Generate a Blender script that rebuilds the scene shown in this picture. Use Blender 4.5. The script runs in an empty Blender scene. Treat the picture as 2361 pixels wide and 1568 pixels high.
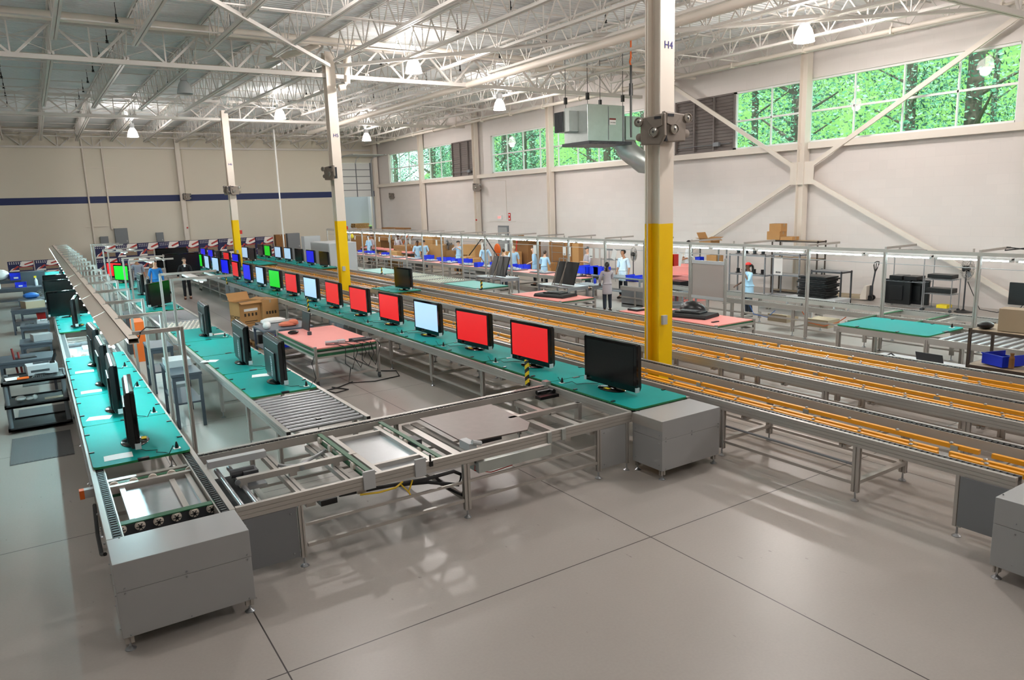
import bpy, bmesh, math, random
from mathutils import Vector, Matrix
random.seed(7)
S = bpy.context.scene
COL = S.collection
# ---------------------------------------------------------------- camera
F_PX, IW, IH = 1671.16, 2361.0, 1568.0
YAW, PIT, ROL, CAM_H = math.radians(32.886), math.radians(10.733), math.radians(-1.896), 3.6
c_f = Vector((math.sin(YAW)*math.cos(PIT), math.cos(YAW)*math.cos(PIT), -math.sin(PIT)))
c_r0 = Vector((math.cos(YAW), -math.sin(YAW), 0)); c_u0 = c_r0.cross(c_f)
c_r = c_r0*math.cos(ROL)+c_u0*math.sin(ROL); c_u = -c_r0*math.sin(ROL)+c_u0*math.cos(ROL)
cam = bpy.data.cameras.new('camera'); cam.sensor_fit = 'HORIZONTAL'; cam.sensor_width = 36.0
cam.lens = F_PX/IW*36.0; cam.clip_start = 0.05; cam.clip_end = 400
cam_o = bpy.data.objects.new('camera', cam); COL.objects.link(cam_o)
cam_o.matrix_world = Matrix(((c_r.x, c_u.x, -c_f.x, 0), (c_r.y, c_u.y, -c_f.y, 0), (c_r.z, c_u.z, -c_f.z, CAM_H), (0, 0, 0, 1)))
S.camera = cam_o
# ---------------------------------------------------------------- world, sun, exposure
W = bpy.data.worlds.new('sky'); S.world = W; W.use_nodes = True
bg = W.node_tree.nodes['Background']
bg.inputs['Color'].default_value = (0.80, 0.92, 1.0, 1); bg.inputs['Strength'].default_value = 1.9
sun = bpy.data.lights.new('sun', 'SUN'); sun.energy = 2.2; sun.angle = math.radians(2); sun.color = (1, 0.95, 0.85)
sun_o = bpy.data.objects.new('sun', sun); COL.objects.link(sun_o)
sun_o.rotation_euler = Vector((0.55, 0.25, -0.8)).to_track_quat("-Z", "Y").to_euler(); sun_o.location = (40, 20, 30)
S.view_settings.view_transform = 'Standard'; S.view_settings.look = 'None'
S.view_settings.exposure = 0.46; S.view_settings.gamma = 1.0; S.view_settings.use_curve_mapping = False
LAMP_W = 430.0            # watts of each high-bay lamp
LAMP_C = (1.0, 0.93, 0.89)

def lamp_light(x, y, z, watts=LAMP_W, color=LAMP_C, rad=0.16):
    l = bpy.data.lights.new('high_bay_light', 'POINT'); l.energy = watts; l.color = color; l.shadow_soft_size = rad
    o = bpy.data.objects.new('high_bay_light', l); COL.objects.link(o); o.location = (x, y, z)
    return o
# unseen lights added behind and beside the camera where the high-bay grid is assumed
for (x, y, f) in [(-1.0, 8.0, .45), (-6.5, 22, .6), (5.3, 15.0, .8), (5.3, 0.0, .5), (11.15, 7.6, 1.1), (18.6, -2.0, 1.3)]:
    lamp_light(x, y, 7.9, watts=LAMP_W*f)

# ---------------------------------------------------------------- helpers
def lin(c):
    return tuple((v/12.92 if v <= 0.04045 else ((v+0.055)/1.055)**2.4) for v in c)
def rgb(h):
    return lin(tuple(int(h[i:i+2], 16)/255 for i in (0, 2, 4)))
MATS = {}
def mat(name, hexc, rough=0.5, metal=0.0, noise=None, bump=None, emit=0, ecol=None, spec=0.5, trans=0):
    m = bpy.data.materials.new(name); m.use_nodes = True; nt = m.node_tree; b = nt.nodes['Principled BSDF']
    c = rgb(hexc)
    b.inputs['Base Color'].default_value = (*c, 1); b.inputs['Roughness'].default_value = rough
    b.inputs['Metallic'].default_value = metal; b.inputs['Specular IOR Level'].default_value = spec
    if trans: b.inputs['Transmission Weight'].default_value = trans
    tc = None
    if noise or bump:
        tc = nt.nodes.new('ShaderNodeTexCoord')
    if noise:
        sc, amt = noise
        n = nt.nodes.new('ShaderNodeTexNoise'); n.inputs['Scale'].default_value = sc; n.inputs['Detail'].default_value = 5
        r = nt.nodes.new('ShaderNodeMix'); r.data_type = 'RGBA'
        r.inputs[6].default_value = (*[max(0, v*(1-amt)) for v in c], 1); r.inputs[7].default_value = (*[min(1, v*(1+amt)) for v in c], 1)
        nt.links.new(tc.outputs['Object'], n.inputs['Vector']); nt.links.new(n.outputs['Fac'], r.inputs[0])
        nt.links.new(r.outputs[2], b.inputs['Base Color'])
    if bump:
        sc, st = bump
        n2 = nt.nodes.new('ShaderNodeTexNoise'); n2.inputs['Scale'].default_value = sc
        bp = nt.nodes.new('ShaderNodeBump'); bp.inputs['Strength'].default_value = st; bp.inputs['Distance'].default_value = 0.01
        nt.links.new(tc.outputs['Object'], n2.inputs['Vector']); nt.links.new(n2.outputs['Fac'], bp.inputs['Height'])
        nt.links.new(bp.outputs['Normal'], b.inputs['Normal'])
    if emit:
        b.inputs['Emission Color'].default_value = (*(rgb(ecol) if ecol else c), 1); b.inputs['Emission Strength'].default_value = emit
    MATS[name] = m
    return m

class MB:
    """collects shapes into one mesh"""
    def __init__(s): s.v = []; s.f = []; s.mi = []; s.cur = 0
    def _add(s, vs, fs):
        o = len(s.v); s.v += [tuple(v) for v in vs]; s.f += [tuple(i+o for i in f) for f in fs]; s.mi += [s.cur]*len(fs); return s
    def mat(s, i): s.cur = i; return s
    def box(s, x0, y0, z0, x1, y1, z1):
        x0, x1 = min(x0, x1), max(x0, x1); y0, y1 = min(y0, y1), max(y0, y1); z0, z1 = min(z0, z1), max(z0, z1)
        return s._add([(x0,y0,z0),(x1,y0,z0),(x1,y1,z0),(x0,y1,z0),(x0,y0,z1),(x1,y0,z1),(x1,y1,z1),(x0,y1,z1)],
                      [(0,3,2,1),(4,5,6,7),(0,1,5,4),(1,2,6,5),(2,3,7,6),(3,0,4,7)])
    def cbox(s, c, d): return s.box(c[0]-d[0]/2, c[1]-d[1]/2, c[2]-d[2]/2, c[0]+d[0]/2, c[1]+d[1]/2, c[2]+d[2]/2)
    def bar(s, p, q, w, h=None, up=(0, 0, 1)):
        h = h or w; p = Vector(p); q = Vector(q); d = (q-p).normalized(); u = Vector(up)
        if abs(d.dot(u)) > 0.99: u = Vector((0, 1, 0)) if abs(d.y) < 0.9 else Vector((1, 0, 0))
        a = d.cross(u).normalized()*w/2; b = a.normalized().cross(d)*h/2
        vs = [p-a-b, p+a-b, p+a+b, p-a+b, q-a-b, q+a-b, q+a+b, q-a+b]
        return s._add(vs, [(0,3,2,1),(4,5,6,7),(0,1,5,4),(1,2,6,5),(2,3,7,6),(3,0,4,7)])
    def tube(s, p, q, r, n=8, r2=None):
        p = Vector(p); q = Vector(q); d = (q-p).normalized(); u = Vector((0, 0, 1)) if abs(d.z) < 0.9 else Vector((1, 0, 0))
        a = d.cross(u).normalized(); b = a.cross(d); r2 = r if r2 is None else r2; vs = []
        for c, rr in ((p, r), (q, r2)):
            vs += [c+(a*math.cos(2*math.pi*i/n)+b*math.sin(2*math.pi*i/n))*rr for i in range(n)]
        fs = [(i, (i+1) % n, n+(i+1) % n, n+i) for i in range(n)]
        fs += [tuple(range(n-1, -1, -1)), tuple(range(n, 2*n))]
        return s._add(vs, fs)
    def path(s, pts, r, n=6):
        pts = [Vector(p) for p in pts]; vs = []; up = Vector((0, 0, 1))
        for i, p in enumerate(pts):
            d = (pts[min(i+1, len(pts)-1)]-pts[max(i-1, 0)]).normalized()
            u = up if abs(d.z) < 0.95 else Vector((1, 0, 0)); a = d.cross(u).normalized(); b = a.cross(d)
            vs += [p+(a*math.cos(2*math.pi*k/n)+b*math.sin(2*math.pi*k/n))*r for k in range(n)]
        fs = []
        for i in range(len(pts)-1):
            fs += [(i*n+k, i*n+(k+1) % n, (i+1)*n+(k+1) % n, (i+1)*n+k) for k in range(n)]
        fs += [tuple(range(n-1, -1, -1)), tuple(range((len(pts)-1)*n, len(pts)*n))]
        return s._add(vs, fs)
    def lathe(s, prof, c=(0, 0, 0), n=20, axis='z'):
        vs = []
        for (r, z) in prof:
            for k in range(n):
                a = 2*math.pi*k/n; x, y = r*math.cos(a), r*math.sin(a)
                v = (x, y, z) if axis == 'z' else ((z, x, y) if axis == 'x' else (y, z, x))
                vs.append((v[0]+c[0], v[1]+c[1], v[2]+c[2]))
        fs = []
        for i in range(len(prof)-1):
            fs += [(i*n+k, i*n+(k+1) % n, (i+1)*n+(k+1) % n, (i+1)*n+k) for k in range(n)]
        fs += [tuple(range(n-1, -1, -1)), tuple(range((len(prof)-1)*n, len(prof)*n))]
        return s._add(vs, fs)
    def prism(s, poly, axis, a, b):
        n = len(poly); mk = {'x': lambda p, t: (t, p[0], p[1]), 'y': lambda p, t: (p[0], t, p[1]), 'z': lambda p, t: (p[0], p[1], t)}[axis]
        vs = [mk(p, a) for p in poly]+[mk(p, b) for p in poly]
        fs = [(i, (i+1) % n, n+(i+1) % n, n+i) for i in range(n)]+[tuple(range(n-1, -1, -1)), tuple(range(n, 2*n))]
        return s._add(vs, fs)
    def sph(s, c, r, n=10, sc=(1, 1, 1)):
        m = max(4, n//2+1); vs = []
        for i in range(m+1):
            t = math.pi*i/m
            for k in range(n):
                a = 2*math.pi*k/n
                vs.append((c[0]+r*sc[0]*math.sin(t)*math.cos(a), c[1]+r*sc[1]*math.sin(t)*math.sin(a), c[2]+r*sc[2]*math.cos(t)))
        fs = []
        for i in range(m):
            fs += [(i*n+k, (i+1)*n+k, (i+1)*n+(k+1) % n, i*n+(k+1) % n) for k in range(n)]
        return s._add(vs, fs)
    def quad(s, *ps): return s._add(ps, [tuple(range(len(ps)))])
    def rot(s, i0, ang, c, axis='Z'):
        M = Matrix.Translation(c) @ Matrix.Rotation(ang, 4, axis) @ Matrix.Translation(-Vector(c))
        for i in range(i0, len(s.v)): s.v[i] = tuple(M @ Vector(s.v[i]))
        return s
    def build(s, name, mats, parent=None, smooth=False, bevel=0):
        me = bpy.data.meshes.new(name); off = OFF.get(parent, Vector((0, 0, 0))) if parent else Vector((0, 0, 0))
        me.from_pydata([tuple(Vector(v)-off) for v in s.v], [], s.f); me.update()
        if not isinstance(mats, (list, tuple)): mats = [mats]
        for m in mats: me.materials.append(MATS[m] if isinstance(m, str) else m)
        if len(mats) > 1: me.polygons.foreach_set('material_index', s.mi)
        bm = bmesh.new(); bm.from_mesh(me); bmesh.ops.recalc_face_normals(bm, faces=bm.faces)
        if bevel:
            es = [e for e in bm.edges if len(e.link_faces) == 2 and e.calc_face_angle(0) > 0.6]
            bmesh.ops.bevel(bm, geom=es, offset=bevel, segments=2, profile=0.5, affect='EDGES')
        bm.to_mesh(me); bm.free()
        if smooth:
            for p in me.polygons: p.use_smooth = True
            try: me.set_sharp_from_angle(angle=math.radians(40))
            except Exception: pass
        o = bpy.data.objects.new(name, me); COL.objects.link(o)
        if parent: o.parent = parent; OFF[o] = off
        return o
OFF = {}
def tag(o, label, cat, group=None, kind=None):
    if label: o['label'] = label
    if cat: o['category'] = cat
    if group: o['group'] = group
    if kind: o['kind'] = kind
    return o
def thing(name, label, cat, loc=(0, 0, 0), group=None, rz=0.0):
    """an Empty at the thing's base; rz is only used by things whose parts are built around the origin"""
    o = bpy.data.objects.new(name, None); COL.objects.link(o); o.empty_display_size = 0.1
    o.location = loc; OFF[o] = Vector(loc); o.rotation_euler = (0, 0, rz)
    return tag(o, label, cat, group)
def local(o):            # parts of this thing are modelled around the origin
    OFF[o] = Vector((0, 0, 0)); return o
KIDS = {}
def copy_tree(o, loc, rz=0.0, label=None, group=None, parent=None, swap=None):
    c = o.copy(); COL.objects.link(c)
    if parent is None:
        c.location = loc; c.rotation_euler = (0, 0, rz)
        if label: c['label'] = label
        if group: c['group'] = group
    else: c.parent = parent
    for ch in list(o.children):
        cc = copy_tree(ch, None, parent=c, swap=swap)
        if swap and ch.name.split('.')[0] in swap:
            cc.data = cc.data.copy(); cc.data.materials[0] = MATS[swap[ch.name.split('.')[0]]]
    return c
def struct(o): o['kind'] = 'structure'; return o
ORD = ['first','second','third','fourth','fifth','sixth','seventh','eighth','ninth','tenth','eleventh','twelfth','thirteenth',
       'fourteenth','fifteenth','sixteenth','seventeenth','eighteenth','nineteenth','twentieth','twenty-first','twenty-second','twenty-third','twenty-fourth','twenty-fifth','twenty-sixth','twenty-seventh','twenty-eighth','twenty-ninth','thirtieth']
def ray(px, py): return c_r*((px-IW/2)/F_PX)-c_u*((py-IH/2)/F_PX)+c_f
def at_z(px, py, z): d = ray(px, py); t = (z-CAM_H)/d.z; return Vector((0, 0, CAM_H))+d*t
def at_x(px, py, x): d = ray(px, py); return Vector((0, 0, CAM_H))+d*(x/d.x)
def at_y(px, py, y): d = ray(px, py); return Vector((0, 0, CAM_H))+d*(y/d.y)
def text_mesh(txt, size, name, m, parent, origin, xdir, zdir, depth=0.004):
    cu = bpy.data.curves.new('t', 'FONT'); cu.body = txt; cu.size = size; cu.extrude = depth/2; cu.align_x = 'CENTER'; cu.align_y = 'CENTER'
    t = bpy.data.objects.new('t', cu); COL.objects.link(t)
    dg = bpy.context.evaluated_depsgraph_get(); me = bpy.data.meshes.new_from_object(t.evaluated_get(dg))
    bpy.data.objects.remove(t); bpy.data.curves.remove(cu)
    X = Vector(xdir).normalized(); Z = Vector(zdir).normalized(); N = X.cross(Z); off = OFF.get(parent, Vector((0, 0, 0)))
    me.transform(Matrix(((X.x, Z.x, N.x, origin[0]-off.x), (X.y, Z.y, N.y, origin[1]-off.y), (X.z, Z.z, N.z, origin[2]-off.z), (0, 0, 0, 1))))
    me.materials.clear(); me.materials.append(MATS[m]); me.name = name
    o = bpy.data.objects.new(name, me); COL.objects.link(o); o.parent = parent; OFF[o] = off
    return o

# ---------------------------------------------------------------- materials
mat('teal', '04918c', 0.6, noise=(6, .05), spec=.15); mat('teal_edge', '1d7a45', 0.5)
mat('mint', '58b3a8', 0.4)
mat('alu', 'b3aea8', 0.36, 0.35, noise=(9, .04)); mat('alu_groove', '4c4a48', 0.5, 0.4)
mat('steel', 'a9acb0', 0.3, 0.8); mat('zinc', 'c6cbd0', 0.25, 0.85, noise=(14, .1)); mat('rust_plate', '6e5f5a', 0.42, 0.15, noise=(8, .16))
mat('panel', 'a6a7a8', 0.36, 0.12, noise=(3, .03)); mat('panel_dk', '7b7d81', 0.4, 0.1)
mat('chain', '2a2a2c', 0.5, 0.3); mat('black', '111214', 0.32); mat('black_matte', '1a1b1c', 0.7); mat('gloss_black', '08090a', 0.08)
mat('yellow_rail', 'f0a51e', 0.4); mat('yellow', 'ffd000', 0.45, spec=.3); mat('cream', 'e6dcd0', 0.5); mat('truss', 'dbd6d0', 0.45)
mat('navy', '1b1f7a', 0.5); mat('navy_stripe', '14285c', 0.55); mat('white', 'eeeeec', 0.5); mat('paper', 'f6f6f4', 0.7)
mat('pink', 'f09890', 0.6, noise=(5, .04)); mat('foam_pink', 'e88f88', 0.8)
mat('card', 'b98a56', 0.8, noise=(4, .07)); mat('card_dk', '8e6338', 0.85, noise=(4, .08)); mat('card_ink', '3a2c1e', 0.8)
mat('blue_bin', '1636d8', 0.4); mat('cart_grey', '565c66', 0.55); mat('cart_black', '2a2b2d', 0.6); mat('cart_leg', '6f757a', 0.5)
mat('table_blue_grey', '454c55', 0.45, 0.1); mat('mat_grey', '5f6061', 0.75, bump=(60, .5))
mat('red', 'c8201a', 0.45); mat('dark_red', '7c1f1a', 0.5); mat('orange', 'e86a1c', 0.5); mat('hazard_yellow', 'f0cf12', 0.5)
mat('cable', '1c1c1e', 0.6); mat('cable_yellow', 'e8c020', 0.5); mat('cable_blue', '2e6fc0', 0.5); mat('tape_yellow', 'f2d829', 0.6)
mat('tvback', '16181a', 0.34, noise=(30, .1)); mat('label_grey', 'b9bec2', 0.5); mat('clear_wrap', 'c9d2d6', 0.15)
mat('wood', 'a3794a', 0.7, noise=(7, .15)); mat('pallet_wood', 'b08a55', 0.8, noise=(9, .2)); mat('board', 'a7977f', 0.7)
mat('brown_steel', '4a4038', 0.5, 0.2); mat('dark_grey', '3c3e42', 0.5); mat('mid_grey', '7d8084', 0.5); mat('board_grey', 'a89d97', 0.6); mat('light_grey', 'b9bbbd', 0.5)
mat('galv', 'b5bcb9', 0.32, 0.7, noise=(5, .1)); mat('emerg', '857b72', 0.38, 0.15); mat('emerg_lens', 'b9b6ae', 0.1, 0.7); mat('emerg_back', '20222b', 0.5)
mat('skin_light', 'd9a98c', 0.55); mat('skin_mid', 'b07a5a', 0.55); mat('skin_dark', '5f3d2c', 0.55)
mat('hair', '17120f', 0.6); mat('hair_brown', '3d2a1e', 0.6); mat('coat', 'a9cde6', 0.75, noise=(12, .04)); mat('coat_grey', 'b3a9ae', 0.75, noise=(12, .05)); mat('coat_white', 'd3e3ef', 0.75)
mat('shirt_blue', '1478c4', 0.7); mat('cloth_black', '0c0d12', 0.8); mat('denim', '262c38', 0.8); mat('shoe', '2b2420', 0.6); mat('shoe_brown', '6b3a28', 0.6)
mat('shirt_white', 'e9e9ea', 0.7); mat('lips', '8c4a40', 0.6); mat('eye', '15100e', 0.3); mat('grey_shirt', '9b9fae', 0.8)
mat('scr_red', 'd81214', 0.3, emit=.42, ecol='f01c22'); mat('scr_green', '08b81a', 0.3, emit=.5, ecol='08d010'); mat('scr_blue', '0a10c8', 0.3, emit=.5, ecol='0a12e6')
mat('scr_white', 'b7d6f2', 0.3, emit=.45, ecol='b4d4f6'); mat('scr_dark', '060708', 0.2)
mat('scr_dim', '2a2836', 0.12)
mat('tube', 'ffffff', 0.4, emit=3, ecol='f2fbff'); mat('bulb', 'ffffff', 0.4, emit=22, ecol='fff4ea'); mat('shade_on', 'ffffff', 0.4, emit=5, ecol='fff2ea'); mat('shade_off', 'c9cdd0', 0.2)
mat('exit_red', 'e05048', 0.5, emit=0.6, ecol='ff7060'); mat('safety_green', '2fae4a', 0.6)
mat('leaf_a', '569e78', 0.6, noise=(1.5, .3)); mat('leaf_shade', '1f5a40', 0.6, noise=(1.5, .3)); mat('leaf_highlight', 'a2d2b0', 0.6, noise=(1.5, .3)); mat('bark', '6b6058', 0.9, noise=(3, .3)); mat('grass', '6f9a4a', 0.9, noise=(1, .3))  # pale and dark leaf tones put highlights and shade into the colour
mat('flag_red', 'b03a34', 0.7); mat('flag_white', 'e9e2dc', 0.7); mat('flag_navy', '23254e', 0.7); mat('photo_brown', '8a7560', 0.8, noise=(22, .6)); mat('belt_green', '1f5c3a', 0.5); mat('fan_grey', '8f8b86', 0.4, .4); mat('rubber', '222222', 0.7)
# ================================================================ the hall
XW, YB, XL, YF = 23.8, 56.4, -24.0, -16.0
def deckz(y):
    pts = [(-20, 9.15), (9, 9.2), (24.6, 9.25), (40.6, 9.5), (57, 9.28)]
    for (a, za), (b, zb) in zip(pts, pts[1:]):
        if y <= b: return za+(zb-za)*(y-a)/(b-a)
    return 9.28
def floor_mat():
    m = bpy.data.materials.new('polished_concrete'); m.use_nodes = True; nt = m.node_tree; b = nt.nodes['Principled BSDF']; L = nt.links.new
    tc = nt.nodes.new('ShaderNodeTexCoord')
    n1 = nt.nodes.new('ShaderNodeTexNoise'); n1.inputs['Scale'].default_value = 0.35; n1.inputs['Detail'].default_value = 4; n1.inputs['Roughness'].default_value = .55
    n2 = nt.nodes.new('ShaderNodeTexNoise'); n2.inputs['Scale'].default_value = 40; n2.inputs['Detail'].default_value = 3
    L(tc.outputs['Object'], n1.inputs['Vector']); L(tc.outputs['Object'], n2.inputs['Vector'])
    mx = nt.nodes.new('ShaderNodeMix'); mx.data_type = 'RGBA'
    mx.inputs[6].default_value = (*rgb('a29b94'), 1); mx.inputs[7].default_value = (*rgb('b6b0aa'), 1); L(n1.outputs['Fac'], mx.inputs[0])
    mx2 = nt.nodes.new('ShaderNodeMix'); mx2.data_type = 'RGBA'; mx2.blend_type = 'MULTIPLY'; mx2.inputs[0].default_value = 0.12
    L(mx.outputs[2], mx2.inputs[6]); L(n2.outputs['Fac'], mx2.inputs[7])
    sep = nt.nodes.new('ShaderNodeSeparateXYZ'); L(tc.outputs['Object'], sep.inputs[0])
    masks = []
    for ax, off in (('X', 1.24), ('Y', 5.35)):
        a = nt.nodes.new('ShaderNodeMath'); a.operation = 'SUBTRACT'; L(sep.outputs[ax], a.inputs[0]); a.inputs[1].default_value = off-3.92*10+1.96
        w = nt.nodes.new('ShaderNodeMath'); w.operation = 'PINGPONG'; L(a.outputs[0], w.inputs[0]); w.inputs[1].default_value = 1.96
        c = nt.nodes.new('ShaderNodeMath'); c.operation = 'GREATER_THAN'; L(w.outputs[0], c.inputs[0]); c.inputs[1].default_value = 1.96-0.006
        masks.append(c)
    mm = nt.nodes.new('ShaderNodeMath'); mm.operation = 'MAXIMUM'; L(masks[0].outputs[0], mm.inputs[0]); L(masks[1].outputs[0], mm.inputs[1])
    mx3 = nt.nodes.new('ShaderNodeMix'); mx3.data_type = 'RGBA'; L(mm.outputs[0], mx3.inputs[0]); L(mx2.outputs[2], mx3.inputs[6]); mx3.inputs[7].default_value = (*rgb('3a3634'), 1)
    n4 = nt.nodes.new('ShaderNodeTexNoise'); n4.inputs['Scale'].default_value = 7; n4.inputs['Detail'].default_value = 2; mp = nt.nodes.new('ShaderNodeMapping'); mp.inputs['Scale'].default_value = (2.2, .8, 1); mp.inputs['Rotation'].default_value = (0, 0, .7)
    L(tc.outputs['Object'], mp.inputs[0]); L(mp.outputs[0], n4.inputs['Vector']); fl = nt.nodes.new('ShaderNodeMapRange'); fl.inputs['From Min'].default_value = .73; fl.inputs['From Max'].default_value = .78; fl.inputs['To Max'].default_value = .55; L(n4.outputs['Fac'], fl.inputs['Value'])
    mx4 = nt.nodes.new('ShaderNodeMix'); mx4.data_type = 'RGBA'; L(fl.outputs[0], mx4.inputs[0]); L(mx3.outputs[2], mx4.inputs[6]); mx4.inputs[7].default_value = (*rgb('6a625c'), 1)
    L(mx4.outputs[2], b.inputs['Base Color'])
    rr = nt.nodes.new('ShaderNodeMapRange'); rr.inputs['To Min'].default_value = 0.30; rr.inputs['To Max'].default_value = 0.34; L(n1.outputs['Fac'], rr.inputs['Value']); L(rr.outputs[0], b.inputs['Roughness'])
    b.inputs['Specular IOR Level'].default_value = 0.32
    MATS['floor'] = m
def wall_mat(name, hexc, ax):
    m = bpy.data.materials.new(name); m.use_nodes = True; nt = m.node_tree; b = nt.nodes['Principled BSDF']; L = nt.links.new
    tc = nt.nodes.new('ShaderNodeTexCoord'); sep = nt.nodes.new('ShaderNodeSeparateXYZ'); cb = nt.nodes.new('ShaderNodeCombineXYZ')
    L(tc.outputs['Object'], sep.inputs[0]); L(sep.outputs[ax], cb.inputs[0]); L(sep.outputs['Z'], cb.inputs[1])
    br = nt.nodes.new('ShaderNodeTexBrick'); br.inputs['Scale'].default_value = 1.0; br.inputs['Brick Width'].default_value = 0.61; br.inputs['Row Height'].default_value = 0.305; br.inputs['Mortar Size'].default_value = 0.006
    c = rgb(hexc); br.inputs['Color1'].default_value = (*c, 1); br.inputs['Color2'].default_value = (*[v*.97 for v in c], 1); br.inputs['Mortar'].default_value = (*[v*.95 for v in c], 1)
    L(cb.outputs[0], br.inputs['Vector']); L(br.outputs['Color'], b.inputs['Base Color'])
    bp = nt.nodes.new('ShaderNodeBump'); bp.inputs['Strength'].default_value = .18; bp.inputs['Distance'].default_value = .01; bp.invert = True
    L(br.outputs['Fac'], bp.inputs['Height']); L(bp.outputs['Normal'], b.inputs['Normal']); b.inputs['Roughness'].default_value = .55
    MATS[name] = m
floor_mat(); wall_mat('wall_block', 'e3dbd6', 'Y'); mat('wall_paint', 'e0d8c8', 0.6, noise=(.4, .03)); mat('deck', 'e3e6e6', 0.75); mat('louver', '766d69', .6)
mat('dock_grey', '9aa0a3', .6)
def glass_mat():
    m = bpy.data.materials.new('window_glass'); m.use_nodes = True; nt = m.node_tree; nt.nodes.remove(nt.nodes['Principled BSDF']); out = nt.nodes['Material Output']
    t = nt.nodes.new('ShaderNodeBsdfTransparent'); g = nt.nodes.new('ShaderNodeBsdfGlossy'); g.inputs['Roughness'].default_value = 0.02
    t.inputs['Color'].default_value = (.88, .97, .93, 1)
    fr = nt.nodes.new('ShaderNodeLayerWeight'); fr.inputs['Blend'].default_value = .3; pw = nt.nodes.new('ShaderNodeMath'); pw.operation = 'POWER'; pw.inputs[1].default_value = 3
    ma = nt.nodes.new('ShaderNodeMath'); ma.operation = 'MULTIPLY_ADD'; ma.inputs[1].default_value = .35; ma.inputs[2].default_value = .05; mx = nt.nodes.new('ShaderNodeMixShader')
    nt.links.new(fr.outputs['Facing'], pw.inputs[0]); nt.links.new(pw.outputs[0], ma.inputs[0]); nt.links.new(ma.outputs[0], mx.inputs[0]); nt.links.new(t.outputs[0], mx.inputs[1]); nt.links.new(g.outputs[0], mx.inputs[2]); nt.links.new(mx.outputs[0], out.inputs['Surface'])
    MATS['glass'] = m
glass_mat()
struct(MB().box(XL, YF, -0.3, XW+.3, YB+8, 0).build('floor', 'floor'))
# corrugated roof deck, ribs run across the hall
m = MB(); y = YF; pitch = 0.20; prof = []
while y < YB+.2:
    for dy, dz in ((0, 0), (.09, 0), (.12, .05), (.17, .05)): prof.append((y+dy, deckz(y+dy)+dz))
    y += pitch
vs = [(XL, a, b) for a, b in prof]+[(XW+.3, a, b) for a, b in prof]; n = len(prof)
m._add(vs, [(i, i+1, n+i+1, n+i) for i in range(n-1)])
m.box(XL, YF, 9.75, XW+.3, YB+.3, 9.9)
struct(m.build('ceiling', 'deck'))
# window wall
OPEN = [(10.05, 23.3), (25.2, 38.5), (40.35, 53.6)]; ZS, ZT = 5.38, 7.58
m = MB().box(XW, YF, 0, XW+.3, YB+.3, ZS).box(XW, YF, ZT, XW+.3, YB+.3, 9.7)
ys = [YF]+[v for o in OPEN for v in o]+[YB+.3]
for a, b in zip(ys[::2], ys[1::2]): m.box(XW, a, ZS, XW+.3, b, ZT)
struct(m.build('wall_right', 'wall_block'))
# far wall with the dock door hole
DX0, DX1, DZ = 20.9, 23.35, 7.1
struct(MB().box(XL, YB, 0, DX0, YB+.3, 9.7).box(DX1, YB, 0, XW+.3, YB+.3, 9.7).box(DX0, YB, DZ, DX1, YB+.3, 9.7).build('wall_back', 'wall_paint'))
struct(MB().box(XL-.3, YF, 0, XL, YB, 9.7).build('wall_left', 'wall_paint'))
struct(MB().box(XL, YF-.3, 0, XW, YF, 9.7).build('wall_front', 'wall_paint'))
# dock vestibule behind the door
struct(MB().box(DX0-1.5, YB+4.5, 0, DX1+1.5, YB+4.7, 5).box(DX0-1.7, YB+.3, 0, DX0-1.5, YB+4.7, 5).box(DX1+1.5, YB+.3, 0, DX1+1.7, YB+4.7, 5).build('wall_outer', 'dock_grey'))
m = MB()
for i in range(5): m.box(DX0-.05, YB-.10, 4.45+i*.53, DX1+.05, YB-.04, 4.45+(i+1)*.53-.02)
d1 = struct(m.build('door_1', 'white'))
m = MB()
for x in (DX0+.02, (DX0+DX1)/2, DX1-.02): m.box(x-.03, YB-.15, 4.45, x+.03, YB-.1, 7.1)
for i in range(1, 5): m.box(DX0, YB-.13, 4.45+i*.53-.03, DX1, YB-.1, 4.45+i*.53+.02)
m.build('stiffener', 'mid_grey', d1)
m = MB()
for x in (DX0-.1, DX1+.08):
    m.box(x-.05, YB-.22, 0, x+.05, YB-.02, 7.1)
    m.path([(x, YB-.12, 7.0), (x, YB-.25, 7.35), (x, YB-.9, 7.5), (x, YB-3.2, 7.55)], .035)
m.path([((DX0+DX1)/2, YB-.12, 7.0), ((DX0+DX1)/2, YB-.4, 7.4), ((DX0+DX1)/2, YB-1, 7.5)], .03)
m.box(DX0-.15, YB-2.8, 7.52, DX1+.15, YB-.9, 7.58)
m.build('track', 'light_grey', d1)
# personnel door in the window wall
m = MB().box(XW-.05, 36.75, 0, XW-.001, 37.9, 2.25)
d2 = struct(m.build('door_2', 'mid_grey'))
MB().box(XW-.08, 36.85, 0.02, XW-.05, 37.8, 2.15).build('door_leaf', 'panel', d2)
MB().box(XW-.09, 37.1, 1.35, XW-.08, 37.45, 1.75).build('notice', 'white', d2)
MB().tube((XW-.14, 36.95, 1.05), (XW-.14, 37.15, 1.05), .015).box(XW-.14, 36.93, 1.0, XW-.08, 36.99, 1.1).build('handle', 'steel', d2)
# painted blue band on the far wall, sill girts, baseboard
struct(MB().box(XL, YB-.006, 4.46, DX0-.35, YB, 4.9).box(DX1+.18, YB-.006, 4.46, XW-.02, YB, 4.9).build('trim_1', 'navy_stripe'))
for i, (a, b) in enumerate([(YF, 16.5), (16.8, 24.2), (24.5, 32.0), (32.3, 39.8), (40.1, 47.4), (47.7, 55.6)]):
    struct(MB().box(XW-.3, a, 5.14, XW-.02, b, 5.36).build('trim_%d' % (i+2), 'cream'))
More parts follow.
